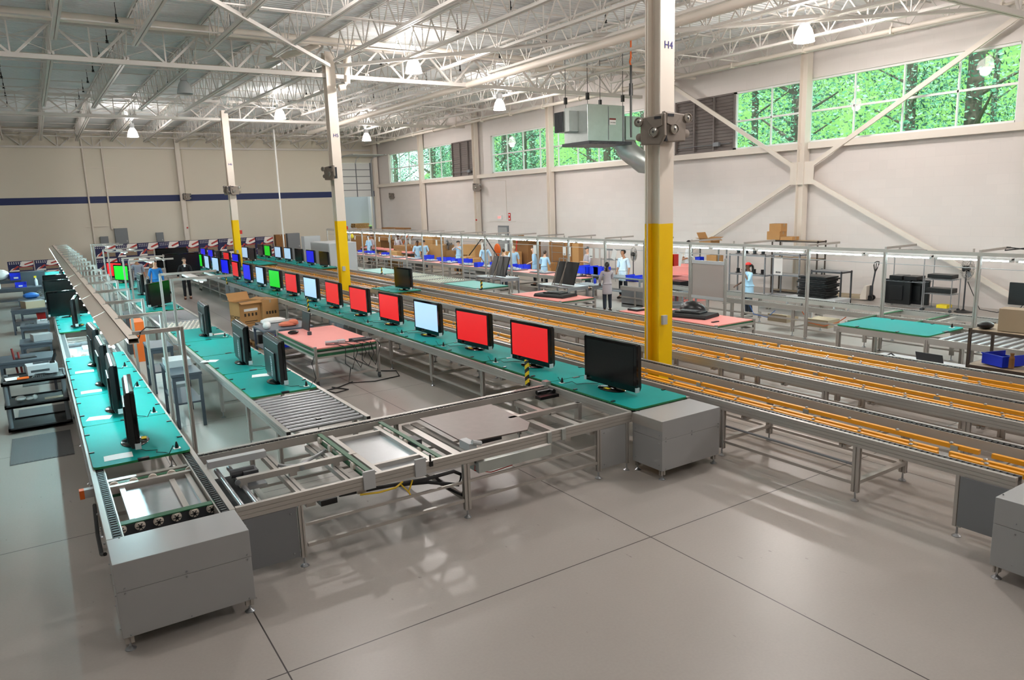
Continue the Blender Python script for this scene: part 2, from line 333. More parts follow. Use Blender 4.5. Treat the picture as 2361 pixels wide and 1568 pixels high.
# windows
wi = 1
LOUV = {0: (20.1, 23.3), 2: (40.35, 43.5)}
for k, (a, b) in enumerate(OPEN):
    ga, gb = a, b
    if k == 0: gb = LOUV[0][0]
    if k == 2: ga = LOUV[2][1]
    w = struct(MB().box(XW+.10, ga, ZS, XW+.2, ga+.06, ZT).box(XW+.10, gb-.06, ZS, XW+.2, gb, ZT).box(XW+.1, ga, ZS, XW+.2, gb, ZS+.07).box(XW+.1, ga, ZT-.07, XW+.2, gb, ZT).build('window_%d' % wi, 'white')); wi += 1
    nb = round((gb-ga)/1.62); m = MB()
    for i in range(1, nb):
        yy = ga+(gb-ga)*i/nb; m.box(XW+.11, yy-.022, ZS, XW+.19, yy+.022, ZT)
    m.box(XW+.11, ga, 6.43, XW+.19, gb, 6.50); m.build('mullion', 'white', w)
    MB().box(XW+.148, ga, ZS, XW+.152, gb, ZT).build('pane', 'glass', w)
for k, (a, b) in LOUV.items():
    t = thing('wall_louver', 'grey slatted air louver beside the %s' % ('near right window glazing' if k == 0 else 'far window glazing by the corner'), 'louver', (XW+.1, (a+b)/2, ZS))
    m = MB(); nz = 16
    for i in range(nz):
        z = ZS+.05+(ZT-ZS-.1)*(i+.5)/nz; m._add([(XW+.12, a+.05, z-.07), (XW+.16, a+.05, z+.062), (XW+.16, b-.05, z+.062), (XW+.12, b-.05, z-.07), (XW+.13, a+.05, z-.075), (XW+.17, a+.05, z+.057), (XW+.17, b-.05, z+.057), (XW+.13, b-.05, z-.075)], [(0, 1, 2, 3), (7, 6, 5, 4), (0, 3, 7, 4), (1, 5, 6, 2), (0, 4, 5, 1), (3, 2, 6, 7)])
    m.build('slat', 'louver', t)
    m = MB().box(XW+.21, a, ZS, XW+.25, b, ZT)
    m.build('backing', 'louver', t)
    m = MB().box(XW+.05, a, ZS, XW+.2, a+.06, ZT).box(XW+.05, b-.06, ZS, XW+.2, b, ZT).box(XW+.05, a, ZS, XW+.2, b, ZS+.06).box(XW+.05, a, ZT-.06, XW+.2, b, ZT)
    for i in (1, 2): yy = a+(b-a)*i/3; m.box(XW+.04, yy-.03, ZS, XW+.1, yy+.03, ZT)
    m.build('frame', 'louver', t)
    m = MB().tube((XW+.02, a+.2, ZS+.28), (XW+.02, b-.2, ZS+.28), .015).box(XW-.06, a+.7, ZS+.2, XW+.05, a+1.0, ZS+.36); m.build('actuator', 'mid_grey', t)
# ---------------------------------------------------------------- H-section columns
def wcol(m, cx, cy, z0, z1, b=.32, d=.36, tf=.022, tw=.014):
    m.box(cx-b/2, cy-d/2, z0, cx+b/2, cy-d/2+tf, z1).box(cx-b/2, cy+d/2-tf, z0, cx+b/2, cy+d/2, z1).box(cx-tw/2, cy-d/2+tf, z0, cx+tw/2, cy+d/2-tf, z1)
def emergency_light(name, label, c, nrm, mir=1):
    """twin-head emergency lamp; c = wall/column contact point, nrm = outward"""
    t = thing(name, label, 'emergency light', c, 'twin head emergency lights'); n = Vector(nrm).normalized(); s = n.cross(Vector((0, 0, 1)))*mir; u = Vector((0, 0, 1))
    c = Vector(c)
    def put(m):
        for i in range(len(m.v)):
            x, y, z = m.v[i]; m.v[i] = tuple(c+s*x+n*y+u*z)
        return m
    put(MB().box(-.17, .0, -.19, .21, .11, .19)).build('back_box', 'emerg_back', t)
    put(MB().prism([(-.23, .20), (.23, .25), (.24, -.10), (.15, -.25), (-.21, -.23)], 'y', .11, .19)).build('front_cover', 'emerg', t, bevel=.02)
    put(MB().prism([(-.12, .20), (.20, .22), (.20, .05), (.06, .0)], 'y', .19, .215)).build('raised_panel', 'emerg', t, bevel=.008)
    put(MB().box(.06, .215, .16, .18, .222, .2)).build('indicator', 'emerg_back', t)
    for (x, z, yy, r) in ((-.24, .14, .16, .078), (.05, -.04, .18, .085)):
        hd = put(MB().lathe([(r*.7, 0), (r, .015), (r, .06), (r*.86, .062), (r*.84, .045)], (x, yy, z), 18, 'y')).build('lamp_head', 'emerg', t, smooth=True)
        put(MB().lathe([(r*.83, .046), (r*.5, .054), (.0, .056)], (x, yy, z), 18, 'y')).build('lens', 'emerg_lens', hd, smooth=True)
        put(MB().lathe([(r*.26, .05), (r*.22, .06)], (x, yy, z), 10, 'y')).build('bulb', 'emerg_back', hd)
    put(MB().lathe([(.05, 0), (.065, .01), (.065, .05), (.05, .055)], (-.26, .10, -.10), 14, 'y')).build('side_knob', 'emerg', t, smooth=True)
    return t
for nm, cy in (('H4', 9.25), ('H5', 24.96), ('H6', 40.92)):
    cx = 9.09
    t = thing('steel_column', 'white steel roof column with yellow lower part, lettered %s' % nm, 'column', (cx, cy, 0), 'roof columns with yellow bases')
    m = MB(); wcol(m, cx, cy, 3.16, 8.78); m.build('shaft', 'cream', t)
    m = MB(); wcol(m, cx, cy, 0, 3.16); m.box(cx-.25, cy-.27, 0, cx+.25, cy+.27, .03); m.build('painted_base', 'yellow', t)
    text_mesh(nm, .165, 'lettering', 'navy', t, (cx+.02, cy-.184, 6.05), (1, 0, 0), (0, 0, 1))
    m = MB().tube((cx-.175, cy+.1, .1), (cx-.175, cy+.1, 8.6), .014, 6) 
    m.tube((cx+.175, cy-.1, 2.6), (cx+.175, cy-.1, 8.6), .012, 6); m.build('conduit', 'cream', t)
    m = MB().box(cx-.06-.05, cy-.235, 1.42, cx-.06+.05, cy-.18, 1.58); m.build('outlet_box', 'light_grey', t)
    m = MB().box(cx+.17, cy-.2, 2.42, cx+.28, cy-.08, 2.62) if nm != 'H5' else MB().box(cx+.16, cy-.1, 2.85, cx+.24, cy-.02, 2.97)
    m.build('fire_strobe', 'red', t)
emergency_light('emergency_light', 'left-facing emergency light on the H4 column', (8.90, 9.10, 4.70), (-1, -.3, 0), -1)
emergency_light('emergency_light', 'front-facing emergency light on the H4 column', (9.10, 9.05, 4.74), (-.12, -1, 0))
emergency_light('emergency_light', 'emergency light on the left side of the H5 column', (8.90, 24.8, 4.8), (-1, -.5, 0), -1)
emergency_light('emergency_light', 'emergency light pointing left on the H6 column', (8.90, 40.7, 4.72), (-1, -.2, 0))
emergency_light('emergency_light', 'emergency light facing front on the H6 column', (9.15, 40.72, 4.72), (.1, -1, 0))
emergency_light('emergency_light', 'emergency light on the white column of the far wall', (9.3, 56.0, 4.75), (.3, -1, 0))
emergency_light('emergency_light', 'emergency light on the window wall column near the exit door', (23.4, 39.7, 4.6), (-.5, -1, 0))
emergency_light('emergency_light', 'emergency light near the far corner by the dock door', (23.78, 53.2, 4.4), (-1, -.4, 0))
# wall columns along the window wall
for i, cy in enumerate((1.0, 8.85, 16.72, 24.4, 32.1, 39.9, 47.5, 55.7)):
    if i == 0: continue
    t = thing('wall_column', 'cream steel column standing against the window wall, %s from the near end' % ORD[i-1], 'column', (23.5, cy, 0))
    m = MB(); wcol(m, 23.55, cy, 0, 9.2, .30, .30); m.build('shaft', 'cream', t)
    if cy in (39.9,): MB().box(23.3, cy-.2, 2.55, 23.36, cy-.12, 2.65).build('fire_alarm', 'red', t)
for i, cx in enumerate((-6.6, 9.12)):
    t = thing('wall_column', 'cream steel column against the far wall, %s' % ('left end' if i == 0 else 'behind the blue stripe'), 'column', (cx, 56.1, 0))
    m = MB(); wcol(m, cx, 56.15, 0, 8.9, .30, .30); m.build('shaft', 'cream', t)
    if i: MB().box(cx+.02, 55.9, 2.55, cx+.1, 55.99, 2.65).build('fire_alarm', 'red', t)
# diagonal wall bracing round the near window column
XB = XW-.32
for i, (y1, z1, nm) in enumerate(((9.2, 8.7, 'rising to the right across the big window'), (23.9, 8.7, 'rising to the left past the louver'), (9.0, .15, 'running down to the right'), (24.2, .15, 'running down to the left behind the shelving'))):
    y0 = 16.68+(.35 if y1 > 16.68 else -.35); z0 = 4.3+(.25 if z1 > 4 else -.25)
    t = tag(MB().bar((XB, y0, z0), (XB, y1, z1), .07, .15).build('wall_brace', 'cream'), 'cream diagonal brace of the window wall, %s' % nm, 'brace', 'diagonal wall braces')
tag(MB().box(XB-.03, 16.2, 3.9, XB-.01, 17.16, 4.7).build('gusset_plate', 'cream'), 'cream gusset plate where the wall braces meet the column', 'gusset plate')
# ---------------------------------------------------------------- roof framing
GB = {9.25: 7.8, 24.95: 7.95, 40.9: 8.26, 56.2: 8.0}
def girder(y, x0, x1, label):
    zb, zt = GB[y], deckz(y)-.22; t = thing('roof_girder', label, 'girder', ((x0+x1)/2, y, zb), 'roof girders')
    m = MB()
    for s in (-.05, .05): m.box(x0, y+s-.035, zb, x1, y+s+.035, zb+.13)
    m.build('bottom_chord', 'truss', t)
    m = MB()
    for s in (-.05, .05): m.box(x0, y+s-.035, zt-.12, x1, y+s+.035, zt)
    m.build('top_chord', 'truss', t)
    m = MB(); k0 = math.ceil((x0-.16)/1.957); k1 = math.floor((x1-.16)/1.957)
    for k in range(k0-1, k1+1):
        xn = .16+1.957*k
        for s in (-1, 1):
            q = xn+s*.9785
            if x0-.1 < xn < x1+.1 and x0-.3 < q < x1+.3: m.bar((xn+s*.06, y, zb+.1), (q-s*.03, y, zt-.1), .055, .065)
        if x0 < xn < x1: m.bar((xn-.05, y, zb+.1), (xn-.05, y, zt-.1), .04, .05)
    m.build('web', 'truss', t)
girder(9.25, 9.3, 23.4, 'nearest white roof girder, in the top right corner by the window wall')
girder(24.95, -6.4, 8.95, 'white roof girder running left from the H5 column'); girder(24.95, 9.28, 23.4, 'white roof girder running right from the H5 column')
girder(40.9, -6.4, 8.95, 'white roof girder running left from the H6 column'); girder(40.9, 9.28, 23.4, 'white roof girder running right from the H6 column')
girder(56.2, -10, 8.95, 'white roof girder on the far wall, left of its column'); girder(56.2, 9.28, 23.4, 'white roof girder on the far wall, right of its column')
def joist(x, ya, yb, label, grp):
    m = MB(); za, zb = deckz(ya)-.01, deckz(yb)-.01; dep = .92
    top = lambda y: za+(zb-za)*(y-ya)/(yb-ya)
    for s in (-.035, .035): m.bar((x+s, ya-.1, top(ya)-.05), (x+s, yb+.1, top(yb)-.05), .045, .07)
    e = .95
    for s in (-.045, .045): m.bar((x+s, ya+e, top(ya+e)-dep), (x+s, yb-e, top(yb-e)-dep), .065, .075)
    n = 11; p = (yb-ya-2*e)/n
    m.bar((x, ya+.05, top(ya)-.1), (x, ya+e+.05, top(ya+e)-dep+.03), .03); m.bar((x, yb-.05, top(yb)-.1), (x, yb-e-.05, top(yb-e)-dep+.03), .03)
    for i in range(n):
        y0 = ya+e+p*i; ym = y0+p/2; y1 = y0+p
        m.bar((x-.02, y0, top(y0)-dep), (x-.02, ym, top(ym)-.08), .026, .04); m.bar((x+.02, ym, top(ym)-.08), (x+.02, y1, top(y1)-dep), .026, .04)
        if i: m.bar((x, y0, top(y0)-dep), (x, y0, top(y0)-.08), .022, .03)
    tag(m.build('roof_joist', 'truss'), label, 'joist', grp)
BAYN = ['in the bay nearest the camera', 'between the H5 column line and the nearest bay', 'between the H5 and H6 column lines', 'between the H6 column line and the far wall']
spans = [(9.35, 24.85), (25.05, 40.8), (41.0, 56.1)]
for bi, (ya, yb) in enumerate(spans):
    k = 0
    for i in range(-4, 12):
        x = 1.13+1.957*i
        if abs(x-9.0) < .3 and False: continue
        if x > 23: continue
        joist(x, ya, yb, 'white open-web roof joist, %s from left %s' % (ORD[k], ['in front of the H5 girder', 'between H5 and H6 girders', 'behind the H6 girder'][bi]), 'white roof joists'); k += 1
for bi, (ya, yb) in enumerate(spans):
    for j, fy in enumerate((.2, .4, .6, .8)):
        y = ya+(yb-ya)*fy
        for z, nm in ((deckz(y)-.13, 'upper'), (deckz(y)-.86, 'lower')):
            if nm == 'lower' and j in (1,): continue
            tag(MB().bar((-7, y, z), (23.4, y, z), .035).build('bridging_rod', 'truss'), '%s white bridging rod across the joists, %s one %s' % (nm, ORD[j], ['before the H5 girder', 'between H5 and H6 girders', 'behind the H6 girder'][bi]), 'rod', 'joist bridging rods')
m_done = 0
for bi, y in ((1, 26.3), (1, 39.0), (2, 42.2), (2, 54.6)):
    m = MB()
    for i in range(-4, 11):
        x = 1.13+1.957*i; z0, z1 = deckz(y)-.85, deckz(y)-.12
        m.bar((x, y, z0), (x+1.957, y, z1), .022); m.bar((x, y+.03, z1), (x+1.957, y+.03, z0), .022)
    tag(m.build('cross_bridging', 'truss'), 'row of X-shaped bridging between joists, %s' % ('just behind the H5 girder', 'just before the H6 girder', 'just behind the H6 girder', 'close to the far wall')[m_done], 'bridging'); m_done += 1
# braces in plan from H5, pipes
tag(MB().bar((8.95, 24.5, 8.28), (1.6, 15.0, 8.28), .1, .1).build('roof_brace', 'truss'), 'white diagonal roof brace running left from the top of H5', 'brace')
tag(MB().bar((9.25, 24.5, 8.28), (18.5, 12.8, 8.28), .1, .1).build('roof_brace', 'truss'), 'white diagonal roof brace running right from the top of H5', 'brace')
tag(MB().bar((23.3, 8.7, 8.2), (14.5, 17.5, 8.35), .09, .09).build('roof_brace', 'truss'), 'white diagonal roof brace by the near right window', 'brace')
t = thing('drain_pipe', 'large white pipe crossing below the roof in front of the H5 column', 'pipe', (4, 23.9, 8.9))
m = MB().tube((-8, 23.9, 8.9), (18.2, 23.9, 8.9), .13, 14); m.build('main_pipe', 'cream', t, smooth=True)
for x in (-3, 1.2, 5.2, 9.6, 13.2, 16.5): MB().tube((x, 23.9, 8.9), (x+.12, 23.9, 8.9), .145, 14).build('coupling', 'cream', t, smooth=True)
MB().path([(9.5, 23.9, 8.85), (9.52, 24.2, 8.7), (9.55, 24.45, 8.4), (9.56, 24.5, 8.0), (9.54, 24.5, 7.75), (9.44, 24.5, 7.62), (9.25, 24.52, 7.58)], .11, 12).build('down_pipe', 'cream', t, smooth=True)
MB().path([(8.5, 24.0, 8.82), (8.0, 24.5, 8.62), (7.2, 25.4, 8.5)], .1, 10).build('branch_pipe', 'cream', t, smooth=True)
tag(MB().tube((14.5, 8, 8.0), (14.5, 44, 8.05), .115, 14).build('sprinkler_main', 'cream', smooth=True), 'long white pipe running down the hall below the joists toward the dock door', 'pipe')
t = thing('hanger_pipe', 'white pipe hung along the top of the window wall', 'pipe', (22.4, 20, 8.3))
MB().tube((22.35, 8, 8.3), (22.35, 55, 8.32), .07, 12).build('pipe', 'cream', t, smooth=True)
for y in range(10, 55, 3): MB().bar((22.35, y, 8.3), (22.35, y, deckz(y)), .025).box(22.26, y-.03, 8.2, 22.44, y+.03, 8.4).build('hanger', 'cream', t)
tag(MB().path([(17.2, 24.9, 8.75), (18.1, 23.9, 8.7), (20.0, 22.2, 8.55), (23.5, 21.9, 8.4)], .1, 10).build('gas_pipe', 'cream', smooth=True), 'white bent pipe above the hanging air unit', 'pipe')
for i, yb in enumerate((30.2, 46.0)):
    tag(MB().tube((-8, yb, 8.93+.1*(1-i)), (23.2, yb, 8.93+.1*(1-i)), .045, 8).build('sprinkler_pipe', 'cream', smooth=True), 'thin white sprinkler pipe across the joists, %s' % ('before H6' if i == 0 else 'beyond H6'), 'pipe')
k = 0
for xi, x in enumerate((-.24, 2.63, 5.6, 11.55, 14.9)):
    for j in range(9):
        y = 17.4+2.92*j if x > 9 else 20.3+2.92*j
        z = deckz(y)-.32; m = MB().tube((x, y, z+.02), (x, y, z-.1), .022, 6).sph((x, y, z-.14), .045, 8, (1, 1, .8)).tube((x, y, z-.18), (x, y, z-.2), .05, 8).tube((x, y, z), (x, y, z+.33), .008, 5)
        tag(m.build('fire_sprinkler', 'black_matte'), 'dark fire sprinkler under the roof, %s in the %s row from the left' % (ORD[j], ORD[xi]), 'sprinkler', 'dark sprinkler heads')
# ---------------------------------------------------------------- high-bay lamps
HB = [(11.3, 22.96, 8.15, 1, 'beside the H5 column, brightest in view'), (10.98, 37.48, 8.25, 1, 'above the white pole by H6'), (5.2, 45.1, 7.95, 1, 'low above the far left wall'), (5.38, 30.05, 8.15, 0, 'left of H6 and switched off'),
      (18.74, 13.42, 7.95, 1, 'in front of the near right window'), (18.43, 28.9, 7.95, 1, 'left of the hanging air unit'), (18.44, 44.7, 7.95, 1, 'in front of the far corner windows')]
for (x, y, z, on, where) in HB:
    t = thing('high_bay_lamp', 'bell-shaped high bay lamp %s' % where, 'ceiling lamp', (x, y, z), 'high bay lamps')
    MB().lathe([(.09, .27), (.13, .24), (.2, .12), (.25, -.04), (.28, -.2), (.275, -.2), (.245, -.04), (.19, .11), (.11, .22), (.06, .23)], (x, y, z), 20).build('shade', 'shade_on' if on else 'shade_off', t, smooth=True)
    MB().box(x-.11, y-.11, z+.27, x+.11, y+.11, z+.5).build('ballast', 'light_grey', t)
    MB().path([(x, y, z+.5), (x, y, deckz(y)+.02)], .012).build('hook', 'black', t)
    MB().sph((x, y, z-.02), .085, 10, (1, 1, 1.6)).build('bulb', 'bulb' if on else 'shade_off', t, smooth=True)
    if on:
        lamp_light(x, y, z-.28); lamp_light(x, y, z+.66, LAMP_W*.30, rad=.12)  # second light added above each shade to mimic glow through it
# ---------------------------------------------------------------- outside
def outside():
    rnd = random.Random(3)
    struct(MB()._add([(XW+.4, -40, 2.0), (80, -60, 7), (80, 170, 7), (XW+.4, 160, 2.0), (110, -60, 24), (110, 190, 24)], [(0, 1, 2, 3), (1, 4, 5, 2)]).build('ground', 'grass'))
    spots = [(32, 9), (34, 16), (31, 22.5), (35, 28), (32, 34), (34.5, 40), (31, 45.5), (33, 51), (36, 56), (32, 62), (41, 6), (43, 14), (42, 23), (44, 32), (42, 41), (44, 50), (42, 60), (45, 70), (36, 70), (52, 10), (54, 24), (53, 38), (55, 52), (54, 66), (56, 82), (46, 84), (38, 84), (42, 97), (52, 98), (60, 112), (50, 116), (64, 96), (36, 100), (46, 128)]
    for i, (x, y) in enumerate(spots):
        z0 = 2+ (x-XW)*.088
        t = thing('tree', 'green leafy tree outside the windows, %s in the %s row' % (ORD[i if i < 10 else (i-10 if i < 19 else i-19)], 'front' if i < 10 else ('second' if i < 19 else 'rear')), 'tree', (x, y, z0), 'trees outside the windows')
        h = rnd.uniform(11, 15); r = rnd.uniform(.16, .34)
        m = MB().path([(x, y, z0-.3), (x+rnd.uniform(-.2, .2), y+rnd.uniform(-.2, .2), z0+h*.4), (x+rnd.uniform(-.6, .6), y+rnd.uniform(-.6, .6), z0+h*.9)], r, 8)
        for k in range(7):
            zz = z0+h*(.2+.1*k); a = rnd.uniform(0, 6.28); L = rnd.uniform(1.5, 3)
            m.tube((x, y, zz), (x+L*math.cos(a), y+L*math.sin(a), zz+L*.6), r*.35, 5, r*.1)
        m.build('trunk', 'bark', t)
        m = MB(); n = 5200
        cl = [(x+rnd.gauss(0, 1.5), y+rnd.gauss(0, 2.0), z0+rnd.uniform(1.2, h+1)) for _ in range(60)]
        for k in range(n):
            c = rnd.choice(cl); s = rnd.uniform(.05, .13); p = Vector((c[0]+rnd.gauss(0, .7), c[1]+rnd.gauss(0, .7), c[2]+rnd.gauss(0, .5)))
            a = Vector((rnd.gauss(0, 1), rnd.gauss(0, 1), rnd.gauss(0, 1))).normalized(); b = a.orthogonal().normalized()
            m.mat(k % 3); m.quad(p-a*s, p-b*s*.6, p+a*s, p+b*s*.6)
        m.build('foliage', ['leaf_a', 'leaf_shade', 'leaf_highlight'], t)['kind'] = 'stuff'
outside()
# ================================================================ conveyor lanes
def rail_prof(x0, x1, z0, z1):
    """aluminium rail section with two thin grooves on both faces"""
    g = .006; h = (z1-z0)
    zs = [z0, z0+h*.31, z0+h*.31+.006, z0+h*.64, z0+h*.64+.006, z1]
    L = []; R = []
    for i in range(0, 6):
        L.append((x0, zs[i])); R.append((x1, zs[i]))
        if i in (1, 3):
            L += [(x0+g, zs[i]), (x0+g, zs[i+1])]; R += [(x1-g, zs[i]), (x1-g, zs[i+1])]
    return R+L[::-1]
def post(m, x, y, z0, z1, w=.085, d=.05):
    """slotted aluminium post"""
    g = .012; a = w/2; b = d/2
    m.prism([(x-a, y-b), (x-.008, y-b), (x-.008, y-b+g), (x+.008, y-b+g), (x+.008, y-b), (x+a, y-b), (x+a, y-.008), (x+a-g, y-.008), (x+a-g, y+.008), (x+a, y+.008), (x+a, y+b),
             (x+.008, y+b), (x+.008, y+b-g), (x-.008, y+b-g), (x-.008, y+b), (x-a, y+b), (x-a, y+.008), (x-a+g, y+.008), (x-a+g, y-.008), (x-a, y-.008)], 'z', z0, z1)
def foot(m, x, y, z): m.lathe([(.045, 0), (.045, .006), (.025, .02), (.012, .03), (.010, z)], (x, y, 0), 12)
def leg(t, x, y, z1=.68, z0=.11, w=.05, d=.085):
    m = MB(); post(m, x, y, z0, z1, w, d); l = m.build('leg', 'alu', t)
    m = MB(); foot(m, x, y, z0+.01); m.build('levelling_foot', 'steel', l, smooth=True)
def lane(label, cat, X0, X1, Y0, Y1, yellow=None, leg0=None, pitch=2.0, chain_to=30, group='long conveyor lanes', pipe=True, ties=True):
    t = thing('conveyor_lane', label, cat, ((X0+X1)/2, Y0, 0), group)
    for x0, x1 in ((X0, X0+.05), (X1-.05, X1)):
        MB().prism(rail_prof(x0, x1, .67, .80), 'y', Y0, Y1).build('side_rail', 'alu', t)
        s = 1 if x0 == X0 else -1; m = MB(); xi = (x1 if s > 0 else x0)
        a, b = sorted((xi, xi+s*.08)); m.box(a, Y0, .755, b, Y1, .784)
        y = Y0
        while y < min(Y1, Y0+chain_to):
            m.box(a+.012, y, .784, b-.012, y+.035, .796); y += .06
        m.build('drive_chain', 'chain', t)
        m = MB(); a, b = sorted((xi+s*.08, xi+s*.092)); m.box(a, Y0, .68, b, Y1, .792); m.build('guide_strip', 'alu', t)
    y = leg0 if leg0 is not None else Y0+.1
    while y < Y1:
        for x in (X0+.03, X1-.03): leg(t, x, y)
        m = MB().bar((X0+.05, y, .235), (X1-.05, y, .235), .075, .045); m.build('foot_beam', 'alu', t)
        y += pitch
    for x in (X0+.03, X1-.03): MB().box(x-.02, (leg0 or Y0), .20, x+.02, Y1-.1, .235).build('stretcher', 'alu', t)
    if pipe: MB().tube((X0+.06, (leg0 or Y0), .43), (X0+.06, Y1-.1, .43), .016, 8).build('air_pipe', 'mid_grey', t, smooth=True)
    if ties:
        m = MB(); y = Y0+.4
        while y < Y1: m.box(X0+.05, y-.04, .60, X1-.05, y-.005, .64); m.box(X0+.05, y+.015, .60, X1-.05, y+.05, .64); y += 1.45
        m.build('cross_tie', 'alu', t)['kind'] = 'stuff'
    if yellow:
        secs = yellow
        for (a, b) in secs:
            for j, fx in enumerate((.30, .41, .66)):
                x = X0+(X1-X0)*fx; e = (0, .06, -.25)[j]
                r = MB().box(x-.025, a+e, .70, x+.025, b+e, .75).build('yellow_rail', 'yellow_rail', t)
                m = MB(); y = a+e+.3
                while y < b+e-.1: m.lathe([(.022, 0), (.022, .012), (.012, .02)], (x, y, .75), 6); y += .62
                m.build('roller_stud', 'steel', r)['kind'] = 'stuff'
                m = MB(); y = a+e+.25
                while y < b+e-.1: m.box(x-.04, y-.04, .64, x-.026, y+.04, .74); y += 1.9
                m.build('clamp', 'galv', r)['kind'] = 'stuff'
    return t
secsA = [(1.2, 3.72), (3.85, 9.6), (9.72, 15.5), (15.6, 21.4), (21.5, 27.3), (27.4, 33.2), (33.3, 39.0), (39.1, 46.5)]
secsB = [(-.6, 3.0), (3.1, 8.6), (8.7, 14.5), (14.6, 20.4), (20.5, 26.3), (26.4, 32.2), (32.3, 38.0), (38.1, 46.5)]
L1 = lane('grey conveyor lane with teal pallets and the long row of lit monitors', 'conveyor', 6.36, 7.52, 7.02, 47, leg0=10.9, pipe=False, chain_to=4)
L2 = lane('grey conveyor lane with yellow rails just behind the monitor row', 'conveyor', 7.70, 8.79, 2.95, 48, yellow=secsA, leg0=3.45+1.15)
L3 = lane('grey conveyor lane with yellow rails behind the yellow columns', 'conveyor', 9.62, 10.66, -.6, 47, yellow=secsB, leg0=.3)
L4 = lane('rearmost grey conveyor lane with yellow rails beside the pink tables', 'conveyor', 11.04, 12.10, .5, 49.5, yellow=[(s[0]+.3, s[1]+.3) for s in secsB if s[0] > 0], leg0=1.0)
m = MB().box(7.68, 2.95, .13, 7.70, 3.44, .67); m.build('side_panel', 'panel_dk', L2); leg(L2, 7.72, 3.45)
L0 = lane('left conveyor lane with teal pallets under the strip lights', 'conveyor', .19, 1.28, 6.97, 47.5, leg0=9.1, pipe=False, chain_to=4, ties=False)
# purple-grey outer trim of the left lane
MB().box(.172, 9.0, .60, .188, 47, .665).build('side_skirt', 'panel', L0)
# side panels of L1: cabinets with doors
for (y0, y1) in ((17.8, 18.9), (29.9, 31.6)):
    t = thing('control_cabinet', 'grey control cabinet under the monitor lane, %s' % ('behind the pink table' if y0 < 20 else 'far from the camera'), 'cabinet', (6.6, (y0+y1)/2, 0))
    MB().box(6.38, y0, .14, 6.85, y1, .66).build('body', 'panel', t)
    for k in range(2): MB().box(6.365, y0+(y1-y0)*k/2+.01, .16, 6.38, y0+(y1-y0)*(k+1)/2-.01, .64).build('door', 'panel_dk', t)
    MB().box(6.355, (y0+y1)/2-.03, .45, 6.365, (y0+y1)/2+.01, .53).build('latch', 'black', t)
    for (x, y) in ((6.42, y0+.05), (6.8, y0+.05), (6.42, y1-.05), (6.8, y1-.05)):
        m = MB().box(x-.02, y-.02, 0, x+.02, y+.02, .14); m.build('leg', 'alu', t)
# ---------------------------------------------------------------- end covers
def cover(label, x0, x1, y0, y1, rail_left=False, feet=None):
    t = thing('end_cover', label, 'machine cover', ((x0+x1)/2, (y0+y1)/2, 0), 'grey sheet metal end covers')
    MB().box(x0, y0, .13, x1, y1, .545).build('lower_panel', 'panel', t, bevel=.004)
    MB().box(x0-.002, y0-.002, .547, x1+.002, y1, .80).build('upper_panel', 'panel', t, bevel=.004)
    if rail_left: MB().box(x0-.008, y0+.0, .665, x0-.002, y1, .798).build('side_strip', 'alu', t)
    m = MB()
    for fx in (.06, .5, .97):
        for z in (.525, .57): m.sph((x0+(x1-x0)*fx, y0-.004, z), .009, 6)
    for fx in (.06, .5, .95): m.sph((x0+(x1-x0)*fx, y0-.002, .15), .007, 6)
    for fy in (.1, .9):
        for z in (.2, .5, .6): m.sph((x0-.003, y0+(y1-y0)*fy, z), .008, 6)
        m.sph((x0+.1, y1-.02, .803), .008, 6)
    m.build('screw', 'steel', t, smooth=True)['kind'] = 'stuff'
    for (x, y) in feet or ((x0+.05, y0+.05), (x1-.05, y0+.05), (x0+.05, y1-.05), (x1-.05, y1-.05)):
        m = MB(); post(m, x, y, .06, .13, .07, .045); l = m.build('leg', 'alu', t); m = MB(); foot(m, x, y, .07); m.build('levelling_foot', 'steel', l, smooth=True)
    return t
cover('large grey end cover at the front of the left lane', .19, 1.27, 6.41, 6.965)
cover('grey end cover in front of the black monitor on the teal pallet', 6.38, 7.45, 6.41, 6.965, True)
cover('grey end cover nearest the camera, beside the first yellow-rail lane', 7.08, 7.66, 1.0, 2.86)
# ---------------------------------------------------------------- cross transfer between left lane and monitor lane
T = thing('cross_transfer', 'open cross transfer conveyor joining the left lane to the monitor lane', 'conveyor', (3.8, 7.95, 0))
def yrail(y0, y1, x0, x1, nm='side_rail'):
    MB().prism([(p[0], p[1]) for p in rail_prof(y0, y1, .665, .80)], 'x', x0, x1).build(nm, 'alu', T)
yrail(6.98, 7.03, 1.29, 6.38); yrail(8.89, 8.95, 1.29, 6.40)
m = MB().box(1.29, 8.84, .75, 6.3, 8.89, .785)
x = 1.3
while x < 6.3: m.box(x, 8.85, .785, x+.035, 8.88, .80); x += .055
m.build('drive_chain', 'chain', T)
MB().box(1.29, 8.825, .69, 6.35, 8.84, .79).build('guide_strip', 'alu', T)
for (x, y, w) in ((1.90, 7.0, .05), (3.83, 7.0, .08), (5.81, 7.0, .06), (1.9, 8.93, .05), (3.83, 8.93, .05), (5.85, 8.93, .05), (6.3, 7.0, .05)): leg(T, x, y, .665, .1, w, .06)
for y in (7.0, 8.93): MB().box(1.95, y-.02, .2, 5.8, y+.02, .235).build('stretcher', 'alu', T)
MB().box(1.95, 7.0, .42, 5.8, 7.02, .45).build('stretcher', 'alu', T)
for x in (1.9, 3.83, 5.83): MB().box(x-.03, 7.03, .2, x+.03, 8.9, .24).build('foot_beam', 'alu', T)
MB().box(1.30, 6.985, .12, 1.86, 6.995, .66).build('end_panel', 'panel_dk', T); MB().box(5.85, 6.985, .12, 6.34, 6.995, .66).build('end_panel', 'panel', T)
m = MB()
for (a, b) in ((1.36, 6.99), (1.8, 6.98), (5.9, 6.98), (6.28, 6.98)):
    for z in (.17, .6): m.sph((a, 6.983, z), .01, 6)
